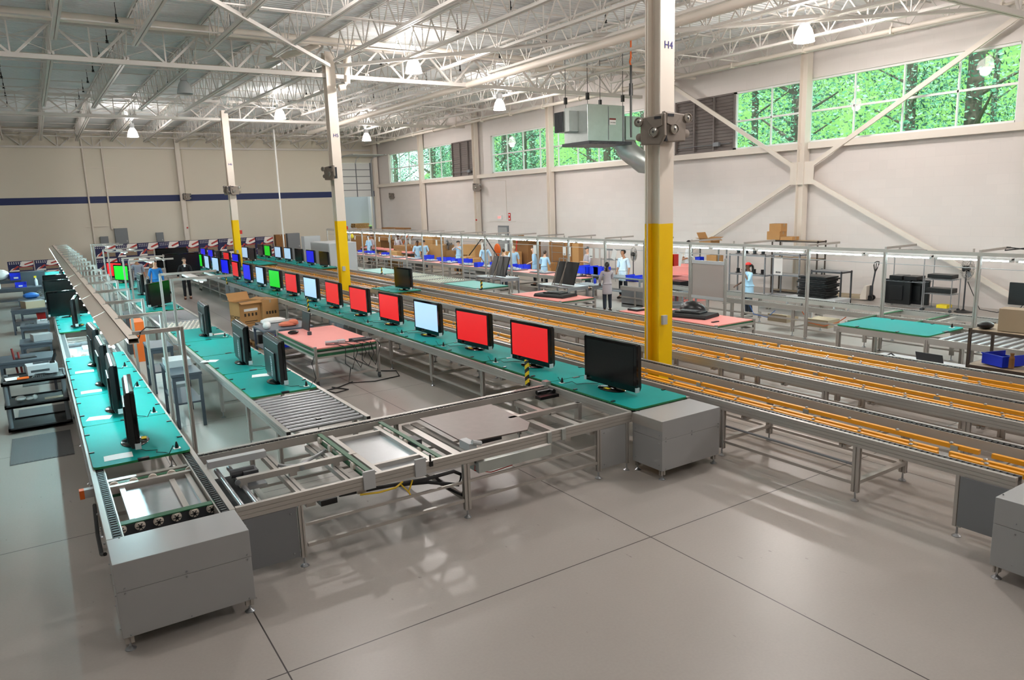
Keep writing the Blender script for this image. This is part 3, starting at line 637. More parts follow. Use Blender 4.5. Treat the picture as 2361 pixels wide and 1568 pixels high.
m.build('screw', 'steel', T)['kind'] = 'stuff'
def ybeam(p, q, z=.70, w=.07, h=.05, nm='cross_beam', mt='alu', par=T):
    a = at_z(*p, z); b = at_z(*q, z); x = (a.x+b.x)/2
    MB().box(x-w/2, max(7.04, min(a.y, b.y)), z-h/2, x+w/2, min(8.82, max(a.y, b.y)), z+h/2).build(nm, mt, par); return x
for x in (2.03, 2.58): MB().box(x-.05, 7.04, .60, x+.05, 8.83, .66).build('cross_beam', 'alu', T); MB().box(x-.006, 7.04, .66, x+.006, 8.83, .664).build('slot', 'alu_groove', T)
MB().box(1.5, 7.86, .70, 2.85, 7.93, .765).build('lift_beam', 'alu', T)
for x in (1.56, 2.1, 2.6): MB().box(x-.04, 7.86, .66, x+.04, 7.93, .70).build('lift_block', 'alu', T)
for x in (1.5, 2.2): MB().lathe([(.03, 0), (.03, .012)], (x, 7.85, .73), 12, 'y').build('bearing_cap', 'steel', T)
MB().box(1.33, 8.52, .72, 1.98, 8.62, .80).build('belt_guard', 'light_grey', T)
for x in (1.42, 1.56): MB().tube((x, 7.1, .66), (x, 8.6, .66), .028, 10).build('drive_roller', 'steel', T, smooth=True)
MB().box(1.60, 7.08, .56, 1.84, 7.5, .60).box(1.6, 8.0, .56, 1.84, 8.45, .60).build('mounting_plate', 'zinc', T)
m = MB().box(1.35, 7.1, .5, 1.62, 8.6, .56); m.build('belt_bed', 'black_matte', T)
MB().tube((1.5, 8.2, .72), (1.75, 8.2, .72), .05, 10).box(1.62, 8.1, .66, 1.78, 8.3, .74).build('gear_motor', 'dark_grey', T)
MB().path([(2.0, 8.1, .74), (2.08, 8.05, .72), (2.2, 8.05, .70), (2.5, 8.25, .70), (2.65, 8.4, .69)], .022, 8).build('steel_pipe', 'steel', T, smooth=True)
# green belted tray
tray = MB().box(2.84, 7.2, .70, 3.42, 8.62, .715); tray.build('tray', 'zinc', T)
m = MB().box(2.80, 7.1, .70, 2.86, 8.72, .76).box(3.42, 7.1, .70, 3.48, 8.72, .76).box(2.86, 8.5, .715, 3.42, 8.55, .76).box(2.86, 7.35, .715, 3.42, 7.40, .76); m.build('tray_frame', 'alu', T)
for x in (2.72, 3.55):
    MB().box(x-.028, 7.06, .77, x+.028, 8.8, .785).build('green_belt', 'belt_green', T)
    for k in range(5):
        y = 7.18+k*.38; MB().lathe([(.045, 0), (.045, .03), (.02, .034), (.012, .04)], (x-.05, y, .73), 12, 'x').build('belt_wheel', 'cream', T, smooth=True)
    MB().box(x-.02, 7.06, .67, x+.02, 8.8, .70).build('belt_return', 'belt_green', T)
# stop blocks on the front rail
for x in (2.58, 3.18): MB().box(x, 6.955, .66, x+.13, 6.985, .86).build('stop_bracket', 'light_grey', T)
MB().tube((3.38, 6.99, .80), (3.38, 6.99, .87), .012, 8).box(3.36, 6.96, .74, 3.4, 6.98, .8).build('sensor', 'black', T)
# lift table with the brown plate
for x in (3.92, 4.05): MB().box(x-.05, 7.04, .60, x+.05, 8.83, .66).build('cross_beam', 'alu', T)
MB().prism([(4.06, 7.42), (4.95, 7.36), (5.15, 7.6), (5.22, 8.68), (4.08, 8.70)], 'z', .735, .75).build('lift_plate', 'rust_plate', T)
MB().box(4.5, 7.75, .55, 4.8, 8.3, .735).build('lift_carriage', 'dark_grey', T)
MB().box(4.06, 7.3, .66, 4.16, 7.55, .76).tube((4.1, 7.3, .78), (4.22, 7.3, .74), .03, 8).build('clamp_block', 'light_grey', T)
MB().box(4.0, 6.99, .50, 5.05, 7.4, .63).build('drip_tray', 'galv', T)
MB().box(3.55, 7.9, .30, 3.72, 8.1, .74).box(3.4, 7.95, .58, 3.56, 8.05, .68).build('lift_cylinder', 'dark_grey', T)
for (x0, x1, y) in ((5.05, 6.25, 7.95),): MB().box(x0, y-.035, .68, x1, y+.035, .75).build('lift_beam', 'alu', T)
for x in (5.35, 5.75): MB().box(x-.045, 7.04, .60, x+.045, 8.83, .67).build('cross_beam', 'alu', T)
MB().box(5.72, 7.9, .67, 5.8, 8.0, .70).box(6.2, 7.9, .5, 6.26, 8.0, .75).build('lift_block', 'alu', T)
MB().box(5.98, 8.52, .70, 6.32, 8.66, .745).lathe([(.035, 0), (.035, .22)], (6.05, 8.72, .765), 12, 'x').tube((6.3, 8.62, .765), (6.3, 8.76, .765), .035, 10).box(6.1, 8.66, .71, 6.2, 8.8, .76).build('belt_drive', 'black', T, smooth=False)
MB().box(6.33, 8.86, .78, 6.42, 8.98, .86).build('corner_bracket', 'galv', T)
MB().box(4.98, 6.96, .66, 5.04, 6.98, .8).box(5.2, 6.96, .66, 5.26, 6.98, .8).build('clamp_plate', 'galv', T)
m = MB().path([(2.35, 7.1, .62), (2.9, 7.06, .60), (3.35, 7.03, .58), (3.7, 7.05, .58), (3.82, 7.08, .5), (3.78, 7.1, .38), (3.4, 7.12, .5), (3.0, 7.1, .57)], .022, 8); m.path([(3.45, 7.06, .58), (3.7, 7.2, .32), (3.8, 7.06, .26), (3.84, 7.05, .4), (3.86, 7.04, .6)], .018, 8); m.build('cable_bundle', 'cable', T)
m = MB().path([(2.55, 7.02, .60), (2.75, 6.99, .585), (2.95, 6.99, .59), (3.05, 7.03, .62)], .011, 6).path([(3.02, 7.01, .6), (3.1, 7.0, .5), (3.12, 7.0, .46)], .009, 6).path([(3.16, 7.01, .62), (3.12, 7.0, .54), (3.1, 7.0, .5)], .009, 6); m.build('yellow_cable', 'cable_yellow', T)
MB().path([(4.02, 7.1, .62), (3.98, 7.06, .52), (4.2, 7.05, .45), (4.5, 7.05, .47), (4.6, 7.08, .56)], .006, 5).build('red_cable', 'red', T)
MB().path([(3.5, 7.6, .64), (3.6, 7.62, .55), (3.9, 7.6, .56), (4.0, 7.5, .62)], .007, 5).build('blue_hose', 'cable_blue', T)
MB().box(2.18, 7.2, .5, 2.36, 7.35, .56).build('junction_box', 'black', T)
# ---------------------------------------------------------------- head of the left lane (tray and drive between cover and first pallet)
m = MB().box(.46, 7.45, .70, 1.08, 8.42, .715); m.build('lift_tray', 'zinc', L0)
m = MB().box(.42, 7.4, .68, .47, 8.5, .74).box(1.07, 7.4, .68, 1.12, 8.5, .74).box(.90, 7.45, .716, .955, 8.42, .735).box(.30, 8.48, .68, 1.2, 8.54, .765); m.build('tray_frame', 'alu', L0)
MB().box(.27, 8.72, .68, 1.2, 8.80, .75).build('cross_beam', 'alu', L0)
MB().box(.28, 8.62, .60, 1.2, 8.68, .745).build('green_belt', 'belt_green', L0)
for k in range(5): MB().lathe([(.048, 0), (.048, .03), (.04, .034)], (.38+.19*k, 8.57, .735), 14, 'y').build('belt_wheel', 'cream', L0, smooth=True)
MB().box(.27, 7.30, .60, 1.18, 7.36, .765).build('drive_beam', 'dark_grey', L0)
MB().box(.27, 7.28, .775, 1.2, 7.37, .785).build('green_belt', 'belt_green', L0)
for k in range(6):
    x = .33+.158*k; m = MB().lathe([(.036, 0), (.036, .028), (.046, .03), (.046, .034), (.036, .034)], (x, 7.26, .735), 18, 'y')
    w = m.build('belt_wheel', 'cream', L0, smooth=True)
    m = MB().lathe([(.014, 0), (.014, .012)], (x, 7.25, .735), 10, 'y')
    for a in range(6): m.bar((x, 7.256, .735), (x+.036*math.cos(a*1.047), 7.256, .735+.036*math.sin(a*1.047)), .006)
    m.build('hub', 'black', w)
MB().tube((.29, 7.2, .64), (.29, 8.1, .64), .025, 10).build('guide_shaft', 'steel', L0, smooth=True)
MB().box(.30, 7.3, .5, .36, 7.7, .6).path([(.33, 7.5, .62), (.36, 7.45, .66), (.34, 7.4, .62), (.3, 7.38, .58)], .012).build('hose', 'black', L0)
MB().box(.10, 8.6, .66, .19, 8.68, .75).build('stop_cylinder', 'light_grey', L0); MB().box(.055, 8.6, .655, .10, 8.68, .75).build('warning_tag', 'orange', L0)
m = MB().path([(.17, 8.4, .64), (.15, 7.9, .5), (.15, 7.4, .5), (.17, 7.1, .62)], .018, 6); m.build('cable', 'cable', L0)
m = MB()
for y in (7.3, 7.7, 8.1, 8.8, 9.3, 10.4, 11.8): m.sph((.18, y, .64), .012, 6)
m.build('screw', 'steel', L0)['kind'] = 'stuff'
# transfer gap further back on the left lane
MB().box(.34, 17.3, .64, 1.1, 19.2, .66).build('lift_tray', 'zinc', L0)
for y in (17.0, 19.6, 20.2): MB().box(.27, y, .66, 1.2, y+.08, .74).build('cross_beam', 'alu', L0)
MB().box(.27, 19.35, .62, 1.2, 19.42, .74).build('drive_beam', 'zinc', L0)
for k in range(4): MB().lathe([(.05, 0), (.05, .03), (.04, .034)], (.36+.2*k, 17.6, .70), 14, 'y').build('belt_wheel', 'cream', L0, smooth=True)
MB().box(.72, 17.0, .70, .80, 17.9, .715).build('warning_strip', 'yellow', L0)
MB().box(.6, 18.5, .66, 1.05, 19.1, .70).build('sensor_plate', 'white', L0)
# ---------------------------------------------------------------- second line: roller section, ball section, pallets
P2 = thing('roller_conveyor', 'middle roller conveyor line carrying three monitors seen from behind', 'conveyor', (2.95, 9.1, 0), 'long conveyor lanes')
for x0, x1 in ((2.38, 2.44), (3.47, 3.53)):
    MB().prism(rail_prof(x0, x1, .68, .805), 'y', 9.08, 38).build('side_rail', 'alu', P2)
    MB().box(x0+.005, 9.07, .69, x1-.005, 9.08, .80).build('end_cap', 'black', P2)
for k in range(13): MB().tube((2.45, 9.2+.148*k, .775), (3.46, 9.2+.148*k, .775), .027, 12).build('roller', 'steel', P2, smooth=True)
for k in range(22): MB().tube((2.45, 20.85+.11*k, .775), (3.46, 20.85+.11*k, .775), .027, 8).build('roller', 'steel', P2, smooth=True)
b = MB().box(2.44, 18.85, .74, 3.47, 20.75, .77).build('ball_deck', 'galv', P2)
m = MB()
for i in range(9):
    for j in range(9): m.sph((2.53+.105*i+(.05 if j % 2 else 0), 18.98+.2*j, .785), .024, 8)
m.build('ball_caster', 'cream', b, smooth=True)['kind'] = 'stuff'
for y in (9.6, 11.3, 13.3, 15.3, 17.3, 19.3, 21.3, 23.3, 25.3, 27.3, 29.3, 31.3, 33.3, 35.3):
    for x in (2.42, 3.49): leg(P2, x, y, .68)
    MB().bar((2.45, y, .26), (3.46, y, .26), .04, .04).build('foot_beam', 'alu', P2)
MB().box(2.93, 9.6, .25, 2.98, 36, .29).build('stretcher', 'alu', P2)
MB().box(2.9, 9.42, .72, 2.96, 9.5, .80).build('stop_block', 'black', P2)
# ---------------------------------------------------------------- teal pallets
def pallet_proto():
    t = local(thing('work_pallet', '', 'pallet'))
    w, l, c = 1.02, 1.93, .06; pts = []
    for (sx, sy, a0) in ((1, 1, 0), (-1, 1, 90), (-1, -1, 180), (1, -1, 270)):
        for k in range(4):
            a = math.radians(a0+30*k); pts.append((sx*(w/2-c)+c*math.cos(a), sy*(l/2-c)+c*math.sin(a)))
    m = MB().prism(pts, 'z', 0, .027); m.mi = [1]*len(pts)+[1, 0]; m.build('board', ['teal', 'teal_edge'], t)
    m = MB().box(-.06, -l/2-.005, .005, .06, -l/2+.05, .034); m.build('latch', 'black', t)
    m = MB()
    for (x, y) in ((-w/2+.02, -.35), (-w/2+.02, .5), (w/2-.03, -.35), (w/2-.03, .5)): m.cbox((x, y, .033), (.06, .035, .012))
    m.build('clip', 'black', t)
    s = MB().box(w/2-.17, -l/2+.12, .027, w/2-.09, -l/2+.20, .031).build('socket', 'white', t)
    MB().lathe([(.022, .03), (.02, .06), (.008, .11)], (w/2-.13, -l/2+.16, 0), 10).build('plug', 'black', s, smooth=True)
    return t
pal0 = pallet_proto(); pal_used = [False]
def pallet(x, y, label, grp, rz=0, z=.802):
    if not pal_used[0]:
        pal_used[0] = True; pal0.location = (x, y, z); pal0.rotation_euler.z = rz; pal0['label'] = label; pal0['group'] = grp; return pal0
    return copy_tree(pal0, (x, y, z), rz, label, grp)
lanes = [('left lane under the strip lights', 0.735, [10.03+1.945*k for k in range(4)]+[21.7+1.945*k for k in range(4)]+[30.5+1.945*k for k in range(8)], 'pallets on the left lane', 0),
         ('middle roller line', 2.955, [12.05+1.96*k for k in range(4)]+[24.2+1.96*k for k in range(6)], 'pallets on the middle line', 0),
         ('monitor lane', 6.94, [7.95]+[9.9+1.965*k for k in range(19)], 'pallets on the monitor lane', math.pi),
         ('lane just behind the monitor lane', 8.25, [37.5, 39.5, 41.5, 43.5, 45.5], 'pallets behind the monitor lane', math.pi),
         ('lane behind the columns', 10.14, [22.9, 40.0, 42.0], 'pallets on the lane behind the columns', math.pi),
         ('rearmost yellow lane', 11.57, [34.7+2.0*k for k in range(7)], 'pallets on the rearmost lane', math.pi)]
for (nm, x, ys, grp, rz) in lanes:
    for k, y in enumerate(ys): pallet(x, y, 'teal pallet on the %s, %s from the near end' % (nm, ORD[k]), grp, rz)
# ================================================================ televisions
def tv_proto(kind):
    """faces -X; base centre at the origin; screen material set per kind"""
    t = local(thing('television', '', 'television')); Wd, Z0, Z1 = 1.12, .055, .755; h = Wd/2
    def rr(x, a, z0, z1, c=.02):
        return [(-a+c, z0), (a-c, z0), (a, z0+c), (a, z1-c), (a-c, z1), (-a+c, z1), (-a, z1-c), (-a, z0+c)]
    m = MB().prism(rr(0, h, Z0, Z1), 'x', -.05, -.005).build('bezel', 'gloss_black', t, bevel=.006)
    MB().box(-.0535, -h+.055, Z0+.085, -.0505, h-.055, Z1-.05).build('screen', kind, t)
    # back cover: deep at the centre, rounded to the edge
    pr = [(-.006, Z0+.01), (-.006, Z1-.008), (.03, Z1-.012), (.058, Z1-.05), (.062, Z0+.06), (.04, Z0+.01)]
    m = MB().prism([(p[0], p[1]) for p in pr], 'y', -h+.008, h-.008)
    m.build('back_cover', 'tvback', t, smooth=False, bevel=.006)
    m = MB().box(.058, -.33, Z0+.02, .085, .33, Z0+.48); m.build('rear_housing', 'tvback', t, bevel=.008)
    MB().box(.084, .05, Z0+.06, .0865, .14, Z0+.40).build('port_panel', 'mid_grey', t)
    m = MB()
    for k in range(7): m.box(.086, .075, Z0+.09+.04*k, .0885, .12, Z0+.11+.04*k)
    m.build('port', 'label_grey', t)['kind'] = 'stuff'
    MB().box(.0635, .19, Z0+.30, .066, .25, Z0+.36).build('rating_label', 'label_grey', t)
    MB().box(-.02, -.07, .03, .03, .07, Z0+.05).build('neck', 'gloss_black', t)
    m = MB(); m.lathe([(.255, 0), (.26, .008), (.245, .018), (.1, .026), (.0, .028)], (0, 0, 0), 28)
    for i in range(len(m.v)): v = m.v[i]; m.v[i] = (v[0]*.62, v[1], v[2])
    m.build('stand_base', 'gloss_black', t, smooth=True)
    MB().prism([(-.13, -.06), (-.08, -.07), (-.07, .04), (-.13, .05)], 'z', .0285, .0305).build('sticky_note', 'tape_yellow', t)
    for s in (-1, 1):
        for z in (Z0+.02, Z1-.05): MB().box(-.056, s*h-.03*s-.012, z-.02, .01, s*(h+.006), z+.05).build('corner_wrap', 'clear_wrap', t) if z < .3 else None
    MB().path([(.0, .24, .12), (.02, .33, .02), (-.1, .5, .006), (-.22, .55, .006), (-.2, .68, .02), (-.30, .72, .006), (-.33, .80, .01), (-.38, .80, .10), (-.385, .81, .09)], .0045, 5).build('power_cord', 'cable', t)
    return t
TVP = {}
def tv(x, y, rz, kind, label, grp, z=.83):
    if kind not in TVP:
        TVP[kind] = o = tv_proto(kind); o.location = (x, y, z); o.rotation_euler.z = rz; o['label'] = label; o['group'] = grp; return o
    return copy_tree(TVP[kind], (x, y, z), rz, label, grp)
CN = {'scr_red': 'red', 'scr_green': 'green', 'scr_blue': 'blue', 'scr_white': 'white', 'scr_dark': 'black', 'scr_dim': 'dim'}
rnd = random.Random(11)
# monitor lane, near to far
seq = 'dark red red white red red red white red green white blue red blue white white green red red green'.split()
cnt = {}
for k, c in enumerate(seq):
    y = 7.98 if k == 0 else (10.05+1.965*(k-1))
    kd = 'scr_'+c; cnt[c] = cnt.get(c, 0)+1
    lab = 'television with lit %s screen on the monitor lane, %s %s one from the near end' % (c, ORD[cnt[c]-1], c) if c != 'dark' else 'switched-off black television at the near end of the monitor lane'
    tv(6.90, y, math.radians(rnd.uniform(-3, 3)+2), kd, lab, 'monitors on the long monitor lane')
for (y, c, wh) in ((37.5, 'blue', 'beside the H6 column base'), (39.5, 'red', 'beside the blue one'), (41.5, 'dim', 'third from H6'), (43.5, 'blue', 'fourth from H6'), (45.6, 'blue', 'fifth from H6')):
    tv(8.22, y, .04, 'scr_'+c, 'television with %s screen right behind the monitor lane, %s' % ('dim grey' if c == 'dim' else 'lit '+c, wh), 'monitors behind the monitor lane')
for (px, c, wh) in ((928, 'dark', 'alone on a teal pallet halfway down'), (584, 'dark', 'just right of the H6 column'), (569, 'white', 'touching the right side of H6')):
    p = at_x(px, 610, 10.2)
    if p.y > 46.6: p.y = 46.3
    tv(10.2, p.y, math.radians(3), 'scr_'+c, 'television with %s screen behind the columns, %s' % ({'dark': 'black', 'dim': 'dim grey'}.get(c, 'lit '+c), wh), 'monitors behind the columns')
for (px, c, wh) in ((748, 'dark', 'beside the H5 column'), (718, 'blue', 'second left of H5'), (691, 'dark', 'third left of H5'), (666, 'white', 'fourth left of H5'), (644, 'white', 'fifth left of H5'), (620, 'green', 'sixth left of H5'), (604, 'dim', 'seventh left of H5')):
    p = at_x(px, 600, 11.6)
    tv(11.6, p.y, math.radians(2), 'scr_'+c, 'television with %s screen on the rearmost yellow lane, %s' % ({'dark': 'black', 'dim': 'dim grey'}.get(c, 'lit '+c), wh), 'monitors on the rearmost lane')
# left lane, screens turned away to the right
for k, (x, y) in enumerate(((.73, 9.85), (.70, 11.75), (.70, 13.72), (.70, 15.65))):
    tv(x, y, math.pi+math.radians(-4+2*k), 'scr_dark', 'television seen edge-on on the left lane, %s from the near end' % ORD[k], 'televisions on the left lane')
tv(.66, 21.7, math.pi-.1, 'scr_dark', 'television seen edge-on on the left lane beyond the open lift gap', 'televisions on the left lane')
for k, (x, y) in enumerate(((.62, 23.9), (.60, 28.3), (.62, 31.0))):
    tv(x, y, math.pi*.5+.12, 'scr_dark', 'black television facing the camera on the left lane, %s one' % ('nearest', 'middle', 'farthest')[k], 'televisions on the left lane')
tv(.8, 36.5, math.pi, 'scr_dark', 'small looking television edge-on at the far end of the left lane', 'televisions on the left lane')
# middle line, backs toward the camera
for k, (x, y) in enumerate(((3.05, 11.88), (2.98, 13.85), (3.04, 17.65))):
    tv(x, y, math.pi-.05, 'scr_dark', 'television on the middle roller line showing its back, %s' % ('nearest the rollers', 'second, by the pink table', 'third, beside the ball casters')[k], 'televisions on the middle line')
far2 = [(2.95, 24.3, math.pi*.78, 'dark', 'behind the roller section, turned slightly'), (2.95, 26.4, math.pi-.1, 'dark', 'second behind the roller section'), (2.95, 28.5, math.pi, 'dark', 'third behind the roller section'),
        (2.9, 31.0, math.pi*.95, 'dark', 'fourth behind the roller section'), (2.9, 34.2, .42, 'green', 'its green reflection drawn as glow'), (2.85, 36.6, .5, 'red', 'showing a red screen')]  # the green screen glow stands in for a reflection
for (x, y, r, c, wh) in far2: tv(x, y, r, 'scr_'+c, 'television on the far half of the middle line, %s' % wh, 'televisions on the middle line')
# big black sets on racks behind the man in black
for k, (px, y, zt) in enumerate(((423, 36.5, 1.80), (400, 40.5, 1.90))):
    x = at_y(px, 620, y).x
    t = thing('television', 'very large black television on a wheeled rack %s' % ('right behind the man in black' if k == 0 else 'farther back, behind the man in blue'), 'television', (x, y, 0))
    w = .74; z0 = zt-.98
    MB().box(x-w, y, z0, x+w, y+.05, zt).build('bezel', 'gloss_black', t, bevel=.01); MB().box(x-w+.05, y-.003, z0+.06, x+w-.05, y-.001, zt-.05).build('screen', 'scr_dark', t)
    MB().box(x-.4, y+.05, z0+.1, x+.4, y+.11, zt-.15).build('rear_housing', 'tvback', t)
    MB().box(x-.7, y-.1, z0-.08, x+.7, y+.3, z0-.04).box(x-.5, y, z0-.04, x+.5, y+.1, z0).build('rack_shelf', 'alu', t)
    for dx in (-.66, .66):
        for dy in (-.07, .27): l = MB().box(x+dx-.025, y+dy-.025, .1, x+dx+.025, y+dy+.025, z0-.08).build('rack_leg', 'alu', t); MB().lathe([(.05, -.02), (.05, .02)], (x+dx, y+dy, .05), 10, 'x').build('caster', 'rubber', l)
    MB().box(x-.8, y+.06, z0-.1, x-.76, y+.1, zt).build('rack_upright', 'alu', t)
    MB().box(x-.66, y-.02, .4, x+.66, y+.02, .44).build('rack_bar', 'alu', t)
# ---------------------------------------------------------------- papers on the pallets
def sheet(x, y, z, rz, label, w=.21, l=.297, grp='loose white paper sheets'):
    m = MB(); n = 5
    for i in range(n+1):
        for j in (0, 1): m.v.append(((-.5+j)*w, (-.5+i/n)*l, .0015+.004*math.sin(i/n*3.1)*(1 if j else .4)))
    m.f = [(2*i, 2*i+1, 2*i+3, 2*i+2) for i in range(n)]; m.mi = [0]*n
    o = m.build('paper_sheet', 'paper'); o.location = (x, y, z); o.rotation_euler.z = rz
    return tag(o, label, 'paper', grp)
for k, (px, py, wh) in enumerate(((273, 1053, 'nearest the end of the left lane'), (229, 964, 'second from the near end of the left lane'), (211, 903, 'third from the near end of the left lane'), (195, 857, 'fourth from the near end of the left lane'), (135, 728, 'on the left lane past the lift gap'))):
    p = at_z(px, py, .83); sheet(p.x, p.y, .83, math.radians(88 if k != 1 else 75), 'white paper on teal pallet, %s' % wh)
for k, (px, py, wh) in enumerate(((483, 833, 'hanging over the left edge of the middle line'), (602, 866, 'beside the nearest rear-view television'), (507, 770, 'next to the third rear-view television'), (372, 700, 'under the television past the rollers'))):
    p = at_z(px, py, .83); sheet(p.x, p.y, .831, math.radians(60+15*k), 'white paper on the middle line, %s' % wh)
for k, px in enumerate((858, 802, 742, 718, 690, 661, 636, 616)):
    p = at_x(px, 700, 7.3); sheet(7.32, p.y, .832, .3*k, 'small white slip behind a lit monitor on the monitor lane, %s from the near end' % ORD[k], .12, .18, 'white slips behind the monitors')
# ---------------------------------------------------------------- hazard striped marker posts
mz = bpy.data.materials.new('hazard_stripes'); mz.use_nodes = True; nt = mz.node_tree; b = nt.nodes['Principled BSDF']
tc = nt.nodes.new('ShaderNodeTexCoord'); mp = nt.nodes.new('ShaderNodeMapping'); mp.inputs['Rotation'].default_value = (math.radians(35), 0, 0)
wv = nt.nodes.new('ShaderNodeTexWave'); wv.bands_direction = 'Z'; wv.inputs['Scale'].default_value = 3.0
cr = nt.nodes.new('ShaderNodeValToRGB'); cr.color_ramp.interpolation = 'CONSTANT'; cr.color_ramp.elements[0].color = (*rgb('131313'), 1); cr.color_ramp.elements[1].color = (*rgb('f0cf12'), 1); cr.color_ramp.elements[1].position = .5
nt.links.new(tc.outputs['Object'], mp.inputs[0]); nt.links.new(mp.outputs[0], wv.inputs['Vector']); nt.links.new(wv.outputs['Fac'], cr.inputs[0]); nt.links.new(cr.outputs[0], b.inputs['Base Color'])
MATS['hazard'] = mz
for k, (x, y, z0, z1, wh) in enumerate(((6.33, 9.38, .70, 1.12, 'in front of the nearest red monitor'), (6.33, 20.5, .70, 1.12, 'on the monitor lane near the pink table'), (6.33, 31.0, .70, 1.15, 'on the monitor lane near the cartons'), (12.16, 20.55, .82, 1.12, 'beside the near mint pallet table'), (12.16, 28.8, .82, 1.1, 'beside the far mint pallet table'), (12.16, 35.6, .8, 1.1, 'next to the black screen by H5'), (6.33, 42.0, .8, 1.15, 'at the far end of the monitor lane'))):
    t = thing('hazard_post', 'yellow and black striped marker post %s' % wh, 'marker post', (x, y, z0), 'striped marker posts')
    MB().box(x-.012, y-.045, z0, x+.012, y+.045, z1).build('striped_plate', 'hazard', t)
    (MB().box(x+.012, y-.03, z0, x+.03, y+.03, .80) if x < 10 else MB().box(x-.065, y-.03, .74, x-.012, y+.03, .84)).build('bracket', 'black', t)
# ================================================================ strip-light frame over the left lane
mat('cool_tube', 'ffffff', .4, emit=50, ecol='dcfcff'); mat('cyan_tube', 'ffffff', .4, emit=120, ecol='c4f6ff')
G = thing('strip_light_rig', 'long aluminium light frame with strip lights running over the left lane', 'light frame', (1.1, 10, 0))
ys = [10.15, 11.95]+[14.1+2.27*k for k in range(15)]
MB().box(.80, 9.85, 2.05, .92, 47.5, 2.056).box(.80, 9.85, 2.114, .92, 47.5, 2.12).box(.80, 9.85, 2.05, .806, 47.5, 2.12).box(.914, 9.85, 2.05, .92, 47.5, 2.12).build('beam', 'cream', G)
for k in range(12):
    y0 = 10.1+3.12*k
    MB()._add([(.80, y0, 2.10), (.62, y0, 2.02), (.62, y0+3.1, 2.02), (.80, y0+3.1, 2.10), (.80, y0, 2.092), (.62, y0, 2.012), (.62, y0+3.1, 2.012), (.80, y0+3.1, 2.092)], [(0, 1, 2, 3), (7, 6, 5, 4), (0, 4, 5, 1), (1, 5, 6, 2), (2, 6, 7, 3), (3, 7, 4, 0)]).build('reflector', 'cream', G)
k = 0; y = 10.2
while y < 46:
    tb = MB().tube((.66, y, 1.985), (.66, y+1.2, 1.985), .016, 8).build('fluorescent_tube', 'cyan_tube', G)
    MB().box(.602, y-.03, 1.992, .66, y-.0, 2.018).build('tube_end', 'tube', tb); y += 1.30
for i, y in enumerate(ys):
    h = .045; m = MB(); post(m, 1.45, y, 0.02, 2.16, .045, .09); p = m.build('post', 'alu', G)
    MB().box(1.40, y-.07, 0, 1.50, y+.07, .02).build('foot_plate', 'alu', p)
    MB().bar((1.43, y, 2.135), (.88, y, 2.135), .05, .05).build('arm', 'alu', G)
    MB().box(.84, y-.03, 2.12, .95, y+.03, 2.126).build('mounting_plate', 'galv', G)
m = MB()
for a, b in zip(ys[:-1], ys[1:]): m.path([(1.45, a, 1.9), (1.45, (a+b)/2, 1.8), (1.45, b, 1.9)], .006, 5)
m.build('power_lead', 'cable', G)
m = MB().path([(1.2, 10.15, 2.17), (1.05, 10.2, 2.19), (.97, 10.1, 2.15), (.95, 10.2, 2.05)], .008, 5); m.build('wire', 'cable', G)
# lamp arches over the middle line
for i, (y0, y1, wh) in enumerate(((16.25, 17.9, 'nearest, beside the ball casters'), (24.05, 25.85, 'second, beside the man in blue'), (31.15, 33.4, 'third, near the cartons'), (38.5, 40.4, 'farthest along the line'))):
    t = thing('lamp_arch', 'aluminium arch holding a strip lamp over the middle line, %s' % wh, 'light frame', (2.25, (y0+y1)/2, 0), 'lamp arches over the middle line')
    for y in (y0, y1):
        m = MB(); post(m, 2.25, y, .0, 2.29, .05, .05); m.build('post', 'alu', t); MB().bar((2.27, y, 2.27), (3.45, y, 2.27), .05, .05).build('arm', 'alu', t)
    MB().box(2.72, y0-.15, 2.2, 2.90, y1+.1, 2.24).build('lamp_housing', 'white', t); MB().tube((2.81, y0-.12, 2.19), (2.81, y1, 2.19), .016, 8).build('fluorescent_tube', 'cool_tube', t)
    MB().bar((3.2, y0, 2.24), (3.2, y1, 2.24), .04, .04).build('cross_bar', 'alu', t)
# ================================================================ carts and tables left of the left lane
def steel_table(label, x0, x1, y0, y1, h, mt='table_blue_grey', shelf=None, cat='table', name='work_table', casters=False, grp='steel work tables'):
    t = thing(name, label, cat, ((x0+x1)/2, (y0+y1)/2, 0), grp); w = .05
    MB().box(x0, y0, h-.05, x1, y1, h).build('tabletop', mt, t, bevel=.006)
    for x in (x0+w/2+.01, x1-w/2-.01):
        for y in (y0+w/2+.01, y1-w/2-.01):
            z0 = .12 if casters else 0
            l = MB().box(x-w/2, y-w/2, z0, x+w/2, y+w/2, h-.05).build('leg', mt, t)
            if casters: MB().lathe([(.05, -.018), (.05, .018)], (x, y, .05), 12, 'x').box(x-.02, y-.02, .07, x+.02, y+.02, .12).build('caster', 'rubber', l)
    MB().box(x0+.06, y0+.01, h-.12, x1-.06, y0+.035, h-.05).box(x0+.06, y1-.035, h-.12, x1-.06, y1-.01, h-.05).build('apron', mt, t)
    if shelf: MB().box(x0+.02, y0+.02, shelf-.03, x1-.02, y1-.02, shelf).build('shelf', mt, t)
    return t
mat('salmon', 'd8775c', .8)
c = thing('utility_cart', 'black three-tier plastic utility cart nearest on the left', 'cart', (-.3, 15, 0))
for z, nm in ((.10, 'bottom_shelf'), (.50, 'middle_shelf'), (.90, 'top_shelf')):
    MB().box(-.78, 14.6, z-.06, .16, 15.4, z-.025).box(-.78, 14.6, z-.06, .16, 14.63, z).box(-.78, 15.37, z-.06, .16, 15.4, z).box(-.78, 14.6, z-.06, -.75, 15.4, z).box(.13, 14.6, z-.06, .16, 15.4, z).build(nm, 'cart_black', c)
